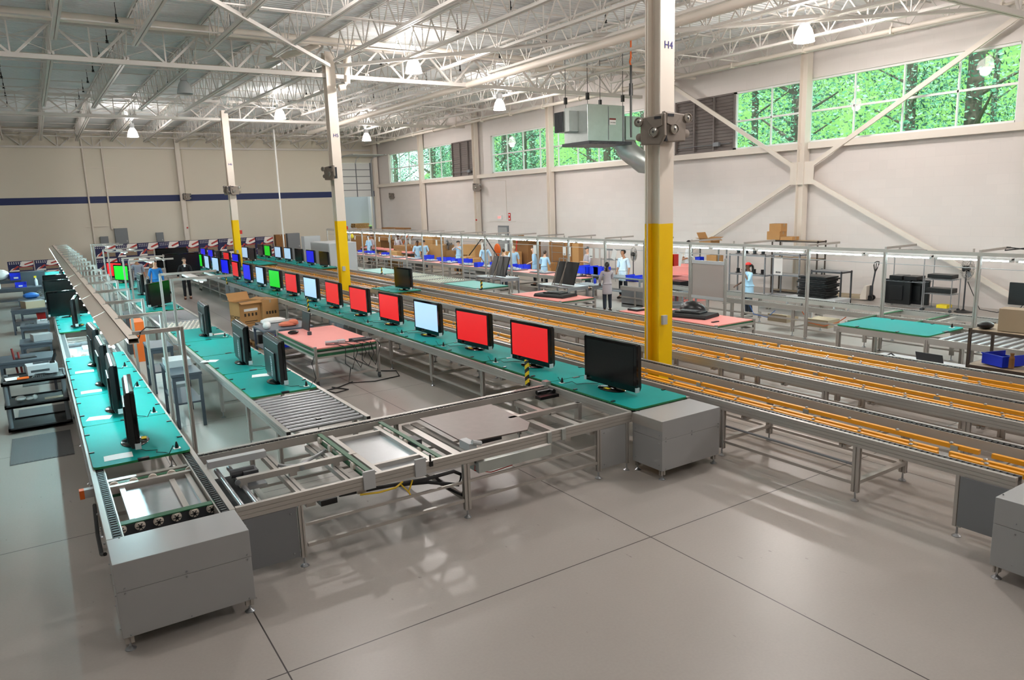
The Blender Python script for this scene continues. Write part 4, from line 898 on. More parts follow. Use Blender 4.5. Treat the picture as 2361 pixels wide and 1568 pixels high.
for x in (-.73, .11):
    for y in (14.66, 15.34): MB().tube((x, y, .05), (x, y, .9), .035, 10).build('leg', 'cart_leg', c, smooth=True)
for (x0, x1, y0, y1, wh) in ((-.73, .10, 12.7, 14.25, 'nearest, in front of the black cart'), (-.66, .10, 15.5, 16.4, 'behind the black cart'), (-.62, .10, 18.7, 19.8, 'between the grey steel tables'), (-.5, .1, 22.4, 23.6, 'far one, under the table with the red bin')):
    m = MB(); n = 14
    m.box(x0, y0, 0.001, x1, y1, .012)
    for i in range(n): a = x0+(x1-x0)*(i+.15)/n; m.box(a, y0+.02, .012, a+(x1-x0)/n*.7, y1-.02, .016)
    tag(m.build('floor_mat', 'mat_grey'), 'grey ribbed anti-fatigue mat, %s' % wh, 'mat', 'anti-fatigue floor mats')
steel_table('grey steel table with a laptop dock behind the black cart', -.92, .03, 17.65, 18.55, .75)
steel_table('small grey steel table with a grey box on top', -.60, .05, 20.2, 21.1, .72)
steel_table('grey steel table with loose cables and a small scale', -.62, .06, 23.3, 24.2, .75, shelf=.3)
steel_table('tall grey steel table holding the beige carton and red bin', -.90, .06, 27.4, 28.5, .78, shelf=.3)
steel_table('low grey table with a blue bag, before the fans', -.75, .05, 31.0, 32.0, .75, shelf=.25)
steel_table('wide dark green table with spray bottle', -1.75, .02, 36.0, 37.0, .8, shelf=.3, casters=True)
steel_table('farthest dark green table on the left with blue bin', -2.2, .0, 40.0, 41.2, .85, shelf=.35, casters=True)
def box_item(name, label, cat, c, d, mt, rz=0, bevel=.004, grp=None, extra=None):
    t = thing(name, label, cat, c, grp); OFF[t] = Vector((0, 0, 0)); t.rotation_euler.z = rz
    MB().box(-d[0]/2, -d[1]/2, 0, d[0]/2, d[1]/2, d[2]).build('body', mt, t, bevel=bevel)
    for e in (extra or []):
        nm, a, b, m2 = e; MB().box(*a, *b).build(nm, m2, t)
    return t
box_item('test_device', 'beige test instrument on the black cart', 'instrument', (-.18, 15.15, .90), (.46, .34, .17), 'light_grey', .1, extra=[('handle', (-.12, -.02, .17), (.12, .02, .20), 'dark_grey'), ('port_row', (-.18, -.175, .05), (.1, -.17, .09), 'dark_grey')])
tag(MB().box(-.05, 15.02, 1.07, .03, 15.10, 1.11).bar((0, 15.05, 1.09), (.05, 15.2, 1.2), .04).build('barcode_scanner', 'black'), 'black handheld scanner lying on the beige instrument', 'scanner')
sheet(-.62, 14.9, .902, .1, 'white paper stack on the left end of the black cart'); tag(MB().box(-.55, 14.75, .90, -.38, 14.9, .912).build('envelope', 'orange'), 'orange envelope beside the papers on the black cart', 'envelope')
m = MB()
for i in range(7): m.path([(-.34+.03*i, 14.72+.03*math.sin(i), .91), (-.28+.02*i, 14.8, .95), (-.22+.03*i, 14.76, .93), (-.14+.02*i, 14.85, .91)], .008, 5)
tag(m.build('cable_pile', 'cable'), 'tangle of black cables on the black cart', 'cables')
m = MB().sph((-.55, 14.95, .53), .07, 8, (1.2, 1, .7)).sph((-.42, 14.9, .52), .05, 8, (1.2, 1, .6)).sph((-.34, 14.92, .53), .045, 8); tag(m.build('crumpled_paper', 'paper', smooth=True), 'crumpled white wipe on the middle shelf of the black cart', 'wipe')
tag(MB().box(-.2, 14.72, .50, .1, 14.86, .508).build('cardboard_strip', 'board'), 'tan cardboard strip on the middle cart shelf', 'cardboard')
box_item('laptop', 'black laptop on the grey table behind the black cart', 'laptop', (-.45, 18.0, .75), (.36, .26, .02), 'black', 0.05, extra=[('keyboard', (-.16, -.08, .02), (.16, .1, .022), 'dark_grey')])
tag(MB().tube((-.62, 17.9, .3), (-.68, 17.95, .98), .02, 8).tube((-.55, 17.85, .3), (-.58, 17.9, .9), .02, 8).build('bolt_cutters', 'dark_red'), 'pair of red-handled bolt cutters leaning on the grey table', 'tool')
box_item('tool_box', 'grey carton on the small steel table', 'box', (-.15, 20.6, .72), (.4, .35, .16), 'panel', .2)
box_item('scale', 'small grey scale on the steel table with cables', 'scale', (-.1, 23.7, .75), (.25, .2, .1), 'light_grey')
m = MB()
for i in range(5): m.path([(-.5, 23.6+.05*i, .76), (-.4, 23.7, .78), (-.3, 23.65+.04*i, .77)], .01, 5)
tag(m.build('cable_pile', 'cable'), 'black cables on the far small steel table', 'cables')
box_item('carton', 'open beige carton on the tall steel table', 'box', (-.3, 27.9, .78), (.55, .5, .22), 'board', .3, extra=[('lid', (-.27, -.24, .22), (.27, .1, .235), 'panel')])
tag(MB().prism([(-.12, 0), (.12, 0), (.15, .3), (-.15, .3)], 'y', -.13, .13).build('bin', 'red'), 'red plastic bin on the shelf of the tall steel table', 'bin').location = (-.1, 27.8, .30)
tag(MB().sph((-.35, 31.5, .85), .2, 8, (1.3, 1, .6)).build('plastic_bag', 'cable_blue', smooth=True), 'blue plastic bag on the low grey table', 'bag')
def fan(label, x, y, h, r, rz, grp='pedestal fans'):
    t = local(thing('pedestal_fan', label, 'fan', (0, 0, 0), grp))
    MB().lathe([(.24, 0), (.24, .02), (.06, .06), (.03, .09)], (0, 0, 0), 20).build('base', 'black', t, smooth=True)
    MB().tube((0, 0, .05), (0, 0, h-.02), .02, 10).build('pole', 'dark_grey', t, smooth=True)
    MB().lathe([(.06, -.12), (.09, -.1), (.09, .02), (.05, .05)], (0, .06, h), 14, 'y').build('motor', 'black', t, smooth=True)
    m = MB()
    for k in range(22):
        a = 2*math.pi*k/22; m.path([(0.06*math.cos(a), -.12, h+.06*math.sin(a)), (r*.8*math.cos(a), -.10, h+r*.8*math.sin(a)), (r*math.cos(a), -.03, h+r*math.sin(a)), (r*.8*math.cos(a), .06, h+r*.8*math.sin(a)), (.08*math.cos(a), .08, h+.08*math.sin(a))], .0045, 4)
    for rr, yy in ((r, -.03), (r*.7, -.105), (r*.4, -.115)): m.path([(rr*math.cos(2*math.pi*k/24), yy, h+rr*math.sin(2*math.pi*k/24)) for k in range(25)], .006, 4)
    m.build('guard', 'fan_grey', t)
    m = MB()
    for k in range(3):
        a = 2*math.pi*k/3
        pts = [(.04, -.3), (r*.85, -.28), (r*.88, .28), (.05, .35)]
        m.quad(*[(q*math.cos(a+s), -.03+(.02 if s > 0 else -.03), h+q*math.sin(a+s)) for q, s in pts])
    m.lathe([(.05, -.08), (.06, .0)], (0, -.02, h), 12, 'y'); m.build('blades', 'mid_grey', t)
    t.location = (x, y, 0); t.rotation_euler.z = rz; return t
fan('black pedestal fan beside the wire rack on the right', 22.6, 10.45, 1.28, .32, .9)
fan('brown edged pedestal fan standing between the man in white and the H4 column', 21.9, 23.85, 1.2, .32, 1.1)
fan('far pedestal fan among the brown cartons', 20.5, 38.3, 1.3, .34, .3)
fan('small black floor fan on the left, before the dark tables', -.35, 33.6, .55, .25, 0); fan('second black floor fan on the left by the lane', .0, 34.6, .55, .25, .2)
tag(MB().path([(23.75, 8.9, 1.22), (23.5, 8.95, .9), (23.2, 9.2, .2), (22.95, 9.7, .03), (22.8, 10.1, .1), (22.62, 10.4, .9)], .012, 6).build('extension_lead', 'cable'), 'black power cord from the wall outlet to the fan', 'cord')
tag(MB().box(23.73, 8.8, 1.2, 23.79, 8.95, 1.36).build('wall_outlet', 'black'), 'black outlet box on the window wall above the fan cord', 'outlet')
def bottle(label, x, y, z, body, cap, h=.26):
    t = thing('spray_bottle', label, 'bottle', (x, y, z)); MB().lathe([(.05, 0), (.055, .02), (.055, h*.55), (.02, h*.75), (.018, h*.8)], (x, y, z), 12).build('body', body, t, smooth=True); MB().box(x-.06, y-.02, z+h*.8, x+.03, y+.02, z+h).build('trigger', cap, t)
bottle('white spray bottle with red trigger on the wide dark table', -1.45, 36.4, .8, 'white', 'dark_red', .4); bottle('white bottle with yellow cap near the left lane', -.15, 36.6, .8, 'white', 'tape_yellow', .42)
def bin_box(label, x, y, z, w=.32, d=.42, h=.16, rz=0, grp='blue parts bins', tagw=True):
    t = local(thing('parts_bin', label, 'bin', (0, 0, 0), grp)); e = .012
    m = MB().prism([(-w/2*.85, -d/2*.9), (w/2*.85, -d/2*.9), (w/2*.85, d/2*.9), (-w/2*.85, d/2*.9)], 'z', 0, e)
    m.box(-w/2, -d/2, 0, -w/2+e, d/2, h).box(w/2-e, -d/2, 0, w/2, d/2, h).box(-w/2, d/2-e, 0, w/2, d/2, h).box(-w/2, -d/2, 0, w/2, -d/2+e, h*.6).box(-w/2-.01, d/2-.02, h-.02, w/2+.01, d/2+.012, h)
    m.build('body', 'blue_bin', t)
    if tagw: MB().box(-w*.2, -d/2-.003, h*.2, w*.15, -d/2, h*.45).build('label_card', 'white', t)
    t.location = (x, y, z); t.rotation_euler.z = rz; return t
bin_box('blue bin on the farthest dark table at left', -.9, 40.5, .85, .5, .5, .3); bin_box('blue bin on the wide dark table at left', -.7, 36.5, .8, .4, .4, .2)
tag(MB().sph((-1.5, 40.6, 1.1), .3, 10, (1.2, 1, .85)).build('plastic_bag', 'paper', smooth=True), 'bulging white plastic bag on the farthest left table', 'bag')
box_item('monitor_unit', 'pale grey metal unit on the farthest left table', 'instrument', (-2.1, 40.6, .85), (.6, .5, .36), 'light_grey')
box_item('tool_cabinet', 'teal metal cabinet box at the end of the left tables', 'cabinet', (-.25, 38.6, 0), (.9, .7, 1.3), 'table_blue_grey')
# dark blue-grey carts between left lane and middle line
for (x0, x1, y0, y1, h, wh) in ((1.62, 2.1, 13.0, 14.3, .95, 'nearest, beside the light frame posts'), (1.65, 2.1, 16.0, 17.0, .95, 'holding the orange case'),):
    steel_table('dark blue-grey cart between left and middle lines, %s' % wh, x0, x1, y0, y1, h, shelf=.45, name='parts_cart', cat='cart', grp='blue-grey carts')
box_item('beige_unit', 'white device on the near blue-grey cart', 'instrument', (1.85, 13.9, .95), (.4, .5, .12), 'light_grey')
box_item('tool_case', 'orange and black case standing between the lines', 'case', (1.9, 20.3, 0), (.25, .8, 1.0), 'orange', extra=[('side_panel', (.126, -.38, .05), (.14, .1, .95), 'dark_grey')]); box_item('tool_case', 'dark grey case standing behind the orange case', 'case', (1.9, 21.6, 0), (.35, .9, 1.05), 'dark_grey')
box_item('stool', 'grey waste tub under the middle line', 'tub', (2.05, 15.2, 0), (.3, .35, .35), 'mid_grey')
# ================================================================ pink-topped table in the aisle
t = thing('pink_table', 'wheeled aluminium table with pink top in the aisle before the monitor lane', 'table', (5.2, 15.6, 0))
x0, x1, y0, y1 = 4.5, 5.85, 14.35, 17.1
MB().box(x0+.02, y0+.02, .775, x1-.02, y1-.02, .80).build('pink_top', 'pink', t); MB().box(x0, y0, .74, x1, y1, .775).build('board', 'belt_green', t)
m = MB()
for z in (.70, .60): 
    m.box(x0, y0, z-.02, x1, y0+.04, z+.02).box(x0, y1-.04, z-.02, x1, y1, z+.02).box(x0, y0, z-.02, x0+.04, y1, z+.02).box(x1-.04, y0, z-.02, x1, y1, z+.02)
m.build('top_frame', 'alu', t)
MB().box(x0+.01, y0+.01, .62, x1-.01, y1-.01, .68).build('green_belt', 'belt_green', t)
m = MB(); m.box(x0, y0, .15, x1, y0+.04, .19).box(x0, y1-.04, .15, x1, y1, .19).box(x0, y0, .15, x0+.04, y1, .19).box(x1-.04, y0, .15, x1, y1, .19); m.build('lower_frame', 'alu', t)
for x in (x0, x1):
    for y in (y0, y1):
        m = MB(); post(m, x, y, .12, .84, .05, .05); l = m.build('leg', 'alu', t); MB().lathe([(.05, -.02), (.05, .02)], (x, y, .05), 12, 'x').box(x-.025, y-.02, .06, x+.025, y+.02, .12).build('caster', 'dark_grey', l)
m = MB()
for i, (a, b) in enumerate(((5.5, 14.42), (5.3, 14.36), (5.1, 14.33), (5.65, 14.4))):
    m.path([(a-.3, b+.25, .815), (a-.1, b+.05, .82), (a, b-.1, .78), (a-.05, b-.16, .45+.1*(i % 2)), (a+.1, b-.12, .3), (a+.25, b-.1, .55+.05*i), (a+.2, b-.06, .8)], .010, 6)
m.path([(5.2, 14.3, .3), (5.1, 14.2, .02), (5.6, 14.0, .015), (6.2, 14.1, .015), (6.35, 14.6, .015), (6.0, 14.9, .015)], .012, 6).path([(5.2, 14.25, .02), (4.8, 14.0, .015), (4.5, 13.9, .015), (4.6, 13.6, .015), (4.9, 13.7, .015), (4.7, 14.1, .015)], .012, 6).path([(4.55, 14.4, .8), (4.42, 14.4, .5), (4.45, 14.3, .2), (4.2, 14.0, .02), (3.9, 13.9, .02)], .010, 6)
tag(m.build('cable_tangle', 'cable'), 'black cables hanging from the pink table down to the floor', 'cables')
tag(MB().tube((4.85, 14.75, .83), (5.15, 14.68, .83), .03, 10).box(5.1, 14.62, .80, 5.25, 14.75, .86).build('power_screwdriver', 'light_grey'), 'white and red power screwdriver on the pink table', 'tool'); tag(MB().box(5.4, 14.5, .80, 5.8, 14.72, .85).tube((5.35, 14.7, .83), (5.7, 14.6, .84), .03, 8).build('air_tool', 'dark_grey'), 'grey air tool at the front edge of the pink table', 'tool')
tag(MB().prism([(0, 0), (.02, 0), (.08, .42), (.06, .42)], 'y', -.28, .28).box(0, -.28, 0, .02, .28, .02).build('laptop', 'black'), 'black laptop screen standing at the back of the pink table', 'laptop').location = (5.1, 16.9, .80)
tag(MB().lathe([(.05, 0), (.05, .07), (.03, .08)], (4.95, 16.1, .80), 12).build('jar', 'dark_grey'), 'small dark jar alone on the pink table', 'jar'); tag(MB().sph((4.7, 16.5, .84), .1, 8, (1.3, 1, .5)).build('glove', 'black', smooth=True), 'black glove at the left corner of the pink table', 'glove')
steel_table('grey cart behind the pink table carrying an orange cloth', 4.3, 5.5, 17.5, 18.6, .78, mt='cart_grey', shelf=.3, name='parts_cart', cat='cart', grp='blue-grey carts')
tag(MB().sph((5.0, 17.9, .83), .2, 9, (1.3, .8, .35)).sph((5.1, 17.85, .87), .11, 8, (1.2, .9, .7)).build('cloth', 'salmon', smooth=True), 'rumpled orange cloth on the cart behind the pink table', 'cloth'); tag(MB().sph((4.45, 17.8, .87), .1, 10).build('tape_ball', 'paper', smooth=True), 'cream roll on the cart behind the pink table', 'roll')
bin_box('large blue bin on the lower shelf behind the pink table', 4.7, 17.9, .31, .5, .6, .3)
# wooden pallet with bagged parts, open cartons
def wood_pallet(label, x, y, z, rz=0, grp='wooden pallets'):
    t = local(thing('wooden_pallet', label, 'pallet', (0, 0, 0), grp))
    for k in range(6): MB().box(-.6+.21*k, -.5, .12, -.6+.21*k+.13, .5, .14).build('deck_board', 'pallet_wood', t)
    for yy in (-.46, 0, .46): MB().box(-.6, yy-.04, .02, .6, yy+.04, .12).build('stringer', 'pallet_wood', t)
    for yy in (-.45, .45): MB().box(-.6, yy-.05, 0, .6, yy+.05, .02).build('bottom_board', 'pallet_wood', t)
    t.location = (x, y, z); t.rotation_euler.z = rz; return t
wood_pallet('wooden pallet on the floor under the black bagged parts', 5.15, 19.9, 0, .1)
m = MB().box(4.6, 19.4, .15, 5.75, 20.4, .42).box(4.8, 19.6, .42, 5.9, 20.5, .58)
tag(m.build('bagged_parts', 'black', bevel=.03), 'stack of black bagged television parts on the wooden pallet', 'bags'); tag(MB().sph((5.15, 19.9, .66), .22, 9, (1.6, 1, .4)).sph((4.75, 19.75, .5), .13, 8, (1.6, .6, .8)).build('plastic_wrap', 'paper', smooth=True), 'white plastic wrap lying on the black bagged parts', 'wrap')
def carton(label, c, d, rz=0, open_=False, mt='card', txt=None, name='carton', tape=True, grp='cardboard cartons', marks=False):
    t = local(thing(name, label, 'carton', (0, 0, 0), grp)); a, b, h = d[0]/2, d[1]/2, d[2]
    if open_:
        e = .01; MB().box(-a, -b, 0, a, b, e).box(-a, -b, 0, -a+e, b, h).box(a-e, -b, 0, a, b, h).box(-a, -b, 0, a, -b+e, h).box(-a, b-e, 0, a, b, h).build('body', mt, t)
        for s in (-1, 1):
            MB()._add([(s*a, -b, h), (s*a, b, h), (s*(a+.22), b, h+.05), (s*(a+.22), -b, h+.05), (s*a, -b, h+.008), (s*a, b, h+.008), (s*(a+.22), b, h+.058), (s*(a+.22), -b, h+.058)], [(0, 1, 2, 3), (7, 6, 5, 4), (0, 4, 5, 1), (1, 5, 6, 2), (2, 6, 7, 3), (3, 7, 4, 0)]).build('flap', mt, t)
            z = .24 if s > 0 else -.06
            MB()._add([(-a, s*b, h), (a, s*b, h), (a, s*(b+.14), h+z), (-a, s*(b+.14), h+z), (-a, s*b, h+.008), (a, s*b, h+.008), (a, s*(b+.14), h+z+.008), (-a, s*(b+.14), h+z+.008)], [(0, 1, 2, 3), (7, 6, 5, 4), (0, 4, 5, 1), (1, 5, 6, 2), (2, 6, 7, 3), (3, 7, 4, 0)]).build('flap', mt, t)
    else:
        MB().box(-a, -b, 0, a, b, h).build('body', mt, t)
        if tape: MB().box(-.03, -b-.001, h-.1, .03, b+.001, h+.001).build('tape', 'board', t)
    if txt: text_mesh(txt, .16, 'printed_name', 'card_ink', t, (-a-.003, 0, h*.38), (0, -1, 0), (0, 0, 1))
    if marks:
        m = MB()
        for k in range(4): m.box(-a*.6+k*a*.35, -b-.002, h*.42, -a*.6+k*a*.35+.06, -b, h*.54)
        m.box(-a*.6, -b-.002, h*.2, a*.6, -b, h*.23).box(-a*.5, -b-.002, h*.13, a*.3, -b, h*.15); m.build('printed_marks', 'card_ink', t)
        if open_: MB().box(-a*.6, -b-.004, h*.62, a*.7, -b-.002, h*.72).build('label_sticker', 'white', t)
    t.location = c; t.rotation_euler.z = rz; return t
carton('large open carton in the aisle with dark parts inside', (5.35, 23.9, 0), (.72, .62, .80), .28, True, txt='ECHOM', marks=True); carton('closed carton right of the open carton in the aisle', (6.0, 24.0, 0), (.55, .75, .80), .22, marks=True)
tag(MB().box(5.1, 23.7, .3, 5.6, 24.1, .76).build('packed_parts', 'dark_grey'), 'dark parts inside the open carton', 'parts')
# ================================================================ patriotic printed cartons along the far wall
def flag_carton(label, x, y, z, w, h, mirror=False):
    t = thing('printed_carton', label, 'carton', (x, y, z), 'red white and blue printed cartons'); d = .28
    MB().box(x, y, z, x+w, y+d, z+h).build('body', 'flag_navy', t); yy = y-.004
    def P(u, v): return (x+u*w, z+v*h)
    def poly(nm, mt, pts, dy=0): MB().prism([P(*p) for p in pts], 'y', yy-dy, y-dy).build(nm, mt, t)
    poly('white_band', 'flag_white', [(.55, .98), (.99, .98), (.99, .62), (.62, .42), (.45, .55)], .001); poly('red_stripe', 'flag_red', [(.62, .70), (.99, .96), (.99, .80), (.66, .60)], .004)
    poly('red_stripe', 'flag_red', [(.10, .12), (.36, .56), (.44, .50), (.16, .05)], .004); poly('white_band', 'flag_white', [(.02, .02), (.14, .30), (.30, .42), (.2, .02)], .002); poly('red_stripe', 'flag_red', [(.42, .43), (.99, .50), (.99, .42), (.42, .36)], .003)
    poly('photo_print', 'photo_brown', [(.42, .36), (.95, .40), (.95, .10), (.42, .10)], .003); poly('white_panel', 'flag_white', [(.12, .02), (.42, .02), (.42, .16), (.12, .16)], .005)
    m = MB()
    for r_ in range(2):
        for k in range(6): m.cbox((x+w*(.08+.085*k), yy-.002, z+h*(.90-.13*r_)), (.045, .006, .045))
    m.build('star', 'flag_white', t)['kind'] = 'stuff'
for r_ in range(2):
    for k in range(9):
        flag_carton('star-spangled printed carton at the far wall, %s from left, %s row' % (ORD[k], 'lower' if r_ == 0 else 'upper'), 3.15+1.27*k, 54.1, .02+.88*r_, 1.25, .86)
for k, (x, z) in enumerate(((-1.55, .02), (-.25, .02), (-1.45, .62), (-.15, .62))): flag_carton('printed carton in the small stack at far left, %s %s' % ('lower' if k < 2 else 'upper', 'left' if k % 2 == 0 else 'right'), x, 50.5, z, 1.25, .58)
# far wall fittings
def cabinet(label, x0, x1, y, z0, z1, d=.3, mt='mid_grey', name='electrical_cabinet'):
    t = thing(name, label, 'cabinet', ((x0+x1)/2, y, z0)); MB().box(x0, y-d, z0, x1, y, z1).build('body', mt, t); MB().box(x0+.03, y-d-.015, z0+.04, x1-.03, y-d, z1-.04).build('door', mt, t); MB().box(x1-.12, y-d-.03, (z0+z1)/2-.04, x1-.07, y-d-.015, (z0+z1)/2+.06).build('latch', 'light_grey', t); return t
cabinet('large grey electrical cabinet on the far wall', 4.62, 5.4, 56.38, 1.0, 2.75); cabinet('small grey electrical box left of the large cabinet', 3.72, 4.2, 56.38, 1.1, 2.25); cabinet('single grey box on the far wall right of the pipes', 7.15, 7.6, 56.38, 1.3, 2.35)
for k, x in enumerate((3.38, 4.5)):
    t = thing('conduit_riser', 'vertical white conduit on the far wall, %s of the pair' % ('left' if k == 0 else 'right'), 'pipe', (x, 56.3, 0))
    MB().tube((x, 56.3, 0 if k == 0 else 2.7), (x, 56.3, 8.6), .055, 10).build('pipe', 'cream', t, smooth=True)
for k, z in enumerate((2.9, 6.75)): tag(MB().box(3.0, 56.34, z, 5.25, 56.39, z+.04).build('pipe_strut', 'cream'), 'horizontal strut across the two conduits, %s one' % ('lower' if k == 0 else 'upper'), 'strut')
tag(MB().tube((12.85, 45.4, 0), (12.85, 45.4, 8.35), .045, 12).build('roof_pole', 'white', smooth=True), 'slim bright white pole from floor to roof between H6 and H5', 'pole')
cabinet('tall grey locker cabinet behind the rearmost monitors', 13.6, 14.6, 44.3, 0, 2.0, .6, 'light_grey', 'locker'); t = thing('white_cabinet', 'large pale blue-grey cabinet beside H5', 'cabinet', (14.2, 40.2, 0)); MB().box(13.35, 38.6, .1, 14.9, 41.8, 1.75).build('body', 'light_grey', t, bevel=.02); MB().box(13.33, 38.7, .2, 13.35, 41.7, 1.7).build('door', 'panel', t)
carton('brown tall carton at the right end of the printed cartons', (15.1, 54.3, 0), (.7, .5, 1.85), mt='card_dk'); cabinet('grey metal cabinet next to the brown tall carton', 15.6, 16.5, 54.5, 0, 1.9, .5, 'mid_grey')
tag(MB().box(DX0-.3, YB-.06, 4.6, DX0-.22, YB+.01, 4.75).build('door_sensor', 'red'), 'small red device beside the dock door track', 'sensor')
for k in range(16): wood_pallet('wooden pallet in the stack outside the dock door, %s from the floor' % ORD[k], 22.8+.04*(k % 2), 58.0, .145*k)
for k in range(14): wood_pallet('wooden pallet in the left dock stack, %s from the floor' % ORD[k], 21.5, 59.6, .145*k)
# ================================================================ assembly side: gantry with strip lights
XG = 15.85; YG = [7.1, 9.05, 10.98, 12.93, 14.85, 16.75, 18.62, 20.62, 22.52, 24.38, 26.35, 28.35, 30.3, 32.3, 34.2, 36.2, 38.2, 40.1, 42.0, 44.0, 46.0]
G2 = thing('light_gantry', 'long aluminium gantry with strip lights along the assembly bench', 'light frame', (XG, 26, 0))
MB().box(XG-.03, 4.9, 2.24, XG+.03, 46.1, 2.31).build('top_beam', 'alu', G2)
for y in YG:
    m = MB(); post(m, XG, y, .04, 2.30, .055, .07); p = m.build('post', 'alu', G2); m = MB(); foot(m, XG, y, .06); m.build('levelling_foot', 'steel', p)
    MB().bar((XG, y, 2.335), (XG+1.25, y, 2.335), .045, .05).build('arm', 'alu', G2)
y = 5.2
while y < 45.6:
    MB().box(XG+.55, y, 2.12, XG+.80, y+1.5, 2.17).box(XG+.60, y+.02, 2.17, XG+.75, y+1.48, 2.2).build('lamp_housing', 'white', G2)
    tb = MB().tube((XG+.68, y+.05, 2.10), (XG+.68, y+1.45, 2.10), .018, 8).build('fluorescent_tube', 'cool_tube', G2); MB().box(XG+.62, y, 2.08, XG+.74, y+.05, 2.15).box(XG+.62, y+1.45, 2.08, XG+.74, y+1.5, 2.15).build('lamp_holder', 'white', tb)
    MB().bar((XG+.68, y+.75, 2.2), (XG+.68, y+.75, 2.33), .03).build('hanger', 'alu', G2); y += 1.58
MB().box(XG-.008, 4.9, 1.985, XG+.008, 46, 2.0).build('paper_rail', 'light_grey', G2)
m = MB(); m.path([(XG+.05, 6.0, 2.36), (XG+.3, 6.3, 2.42), (XG+.1, 6.7, 2.36), (XG+.4, 6.8, 2.4), (XG+.2, 6.2, 2.37)], .012, 5); tag(m.build('cable_coil', 'cable'), 'coil of black cable lying on the gantry at the right', 'cables')
papers = [(807, 0, .2), (822, .35, .24), (851, -.4, .3), (868, .3, .25), (877, .1, .25), (899, 0, .25), (915, -.35, .27), (948, .3, .27), (1008, 0, .26), (1113, 0, .3), (1168, 0, .3), (1234, 0, .32), (1302, .0, .3), (1313, .0, .32), (1363, .05, .32), (1377, 0, .32), (1390, 0, .3), (1419, .35, .34), (1569, .25, .38), (1796, 0, .42)]
for k, (px, rz, h) in enumerate(papers):
    p = at_x(px, 580, XG); w = h*.62; m = MB(); m.box(-.001, -w/2, -h, .001, w/2, 0); m.rot(0, rz, (0, 0, 0), 'X'); t = m.build('instruction_sheet', 'paper'); t.location = (XG-.015, p.y, 1.98); tag(t, 'white sheet hanging from the gantry rail, %s from the right end' % ORD[len(papers)-1-k], 'paper', 'sheets hanging from the gantry')
    if k in (19, 14, 13, 12):
        m = MB()
        for i in range(3): m.box(-.004, -w*.3+i*w*.2, -h*.9, -.002, -w*.3+i*w*.2+w*.13, -h*.8)
        o = m.build('printed_marks', 'dark_grey', t); OFF[o] = Vector((0, 0, 0))
tag(MB().sph((XG-.06, 41.5, 1.95), .14, 10, (.5, 1, 1)).build('yellow_disc', 'tape_yellow', smooth=True), 'bright yellow round sign hanging on the gantry by H5', 'sign')
# long pink bench
B = thing('assembly_bench', 'long assembly bench with pink top under the gantry lights', 'bench', (17.1, 33, 0))
MB().box(16.66, 20.95, .745, 17.62, 46.5, .775).build('pink_top', 'pink', B); MB().box(16.64, 20.9, .70, 17.64, 21.0, .745).box(16.66, 21, .735, 17.62, 46.5, .745).build('green_board', 'belt_green', B)
for x0, x1 in ((16.60, 16.66), (17.62, 17.68)): MB().prism(rail_prof(x0, x1, .62, .76), 'y', 20.9, 46.5).build('side_rail', 'alu', B)
y = 21.3
while y < 46:
    for x in (16.63, 17.65):
        m = MB(); post(m, x, y, .0, .62, .06, .07); m.build('leg', 'alu', B)
    MB().box(16.66, y-.03, .22, 17.62, y+.03, .26).build('foot_beam', 'alu', B); y += 1.95
for z in (.24, .45): MB().box(16.62, 21.3, z-.02, 16.66, 46, z+.02).build('stretcher', 'alu', B)
for k, y in enumerate((28.6, 35.3)):
    cabinet('grey cabinet under the assembly bench, %s one' % ('nearer' if k == 0 else 'farther'), 16.62, 17.4, y+1.1, .1, .60, 1.1, 'panel')
for k in range(12):
    y = 21.9+1.97*k
    t = thing('circuit_panel', 'silver television chassis on the bench, %s from the near end' % ORD[k], 'chassis', (17.0, y, .775), 'silver chassis on the bench')
    MB().box(16.72, y-.52, .778, 17.3, y+.52, .80).build('frame', 'dark_grey', t); MB().box(16.74, y-.48, .80, 17.28, y+.48, .825).build('plate', 'zinc', t)
    m = MB(); rnd2 = random.Random(k)
    for i in range(14): a, b = rnd2.uniform(16.78, 17.2), rnd2.uniform(y-.44, y+.4); m.box(a, b, .825, a+rnd2.uniform(.03, .1), b+rnd2.uniform(.03, .12), .825+rnd2.uniform(.01, .05))
    m.build('board_part', 'label_grey', t)['kind'] = 'stuff'
for k, (px, py, w, d, h) in enumerate(((1102, 610, .3, .35, .2), (1184, 612, .35, .5, .17), (1207, 611, .35, .4, .2), (1070, 594, .4, .6, .2), (1055, 594, .4, .6, .18), (1032, 590, .4, .5, .2), (1018, 590, .4, .5, .18), (985, 585, .4, .5, .22), (886, 580, .3, .4, .15), (854, 582, .3, .4, .15), (845, 582, .3, .3, .14), (830, 583, .3, .3, .14), (1142, 586, .4, .5, .2))):
    p = at_x(px, py, 17.4 if k else 16.75); bin_box('blue parts bin on the assembly bench, %s in the row' % ORD[k], 17.46 if k else 16.8, p.y, .776, w, d, h, math.pi/2, tagw=(k == 0))
for k, (px, c) in enumerate(((1355, 'a'), (1378, 'b'), (1388, 'c'))): p = at_x(px, 610, 17.3); bin_box('tall blue bin on the grey side table by the man with a cap, %s' % ('left', 'middle', 'right')[k], 17.3, p.y+.35*0, .90, .5, .62 if k == 0 else .4, .28, math.pi/2, tagw=False)
steel_table('grey side table holding the row of tall blue bins', 17.0, 17.6, 18.2, 20.75, .90, mt='mid_grey', shelf=.4)
for k, (px, h) in enumerate(((1462, .2), (1478, .15))): p = at_x(px, 640, 17.3); bin_box('blue bin beside the man in the pale coat, %s' % ('larger' if k == 0 else 'smaller'), 17.3, p.y, .79, .4, .42, h, math.pi/2)
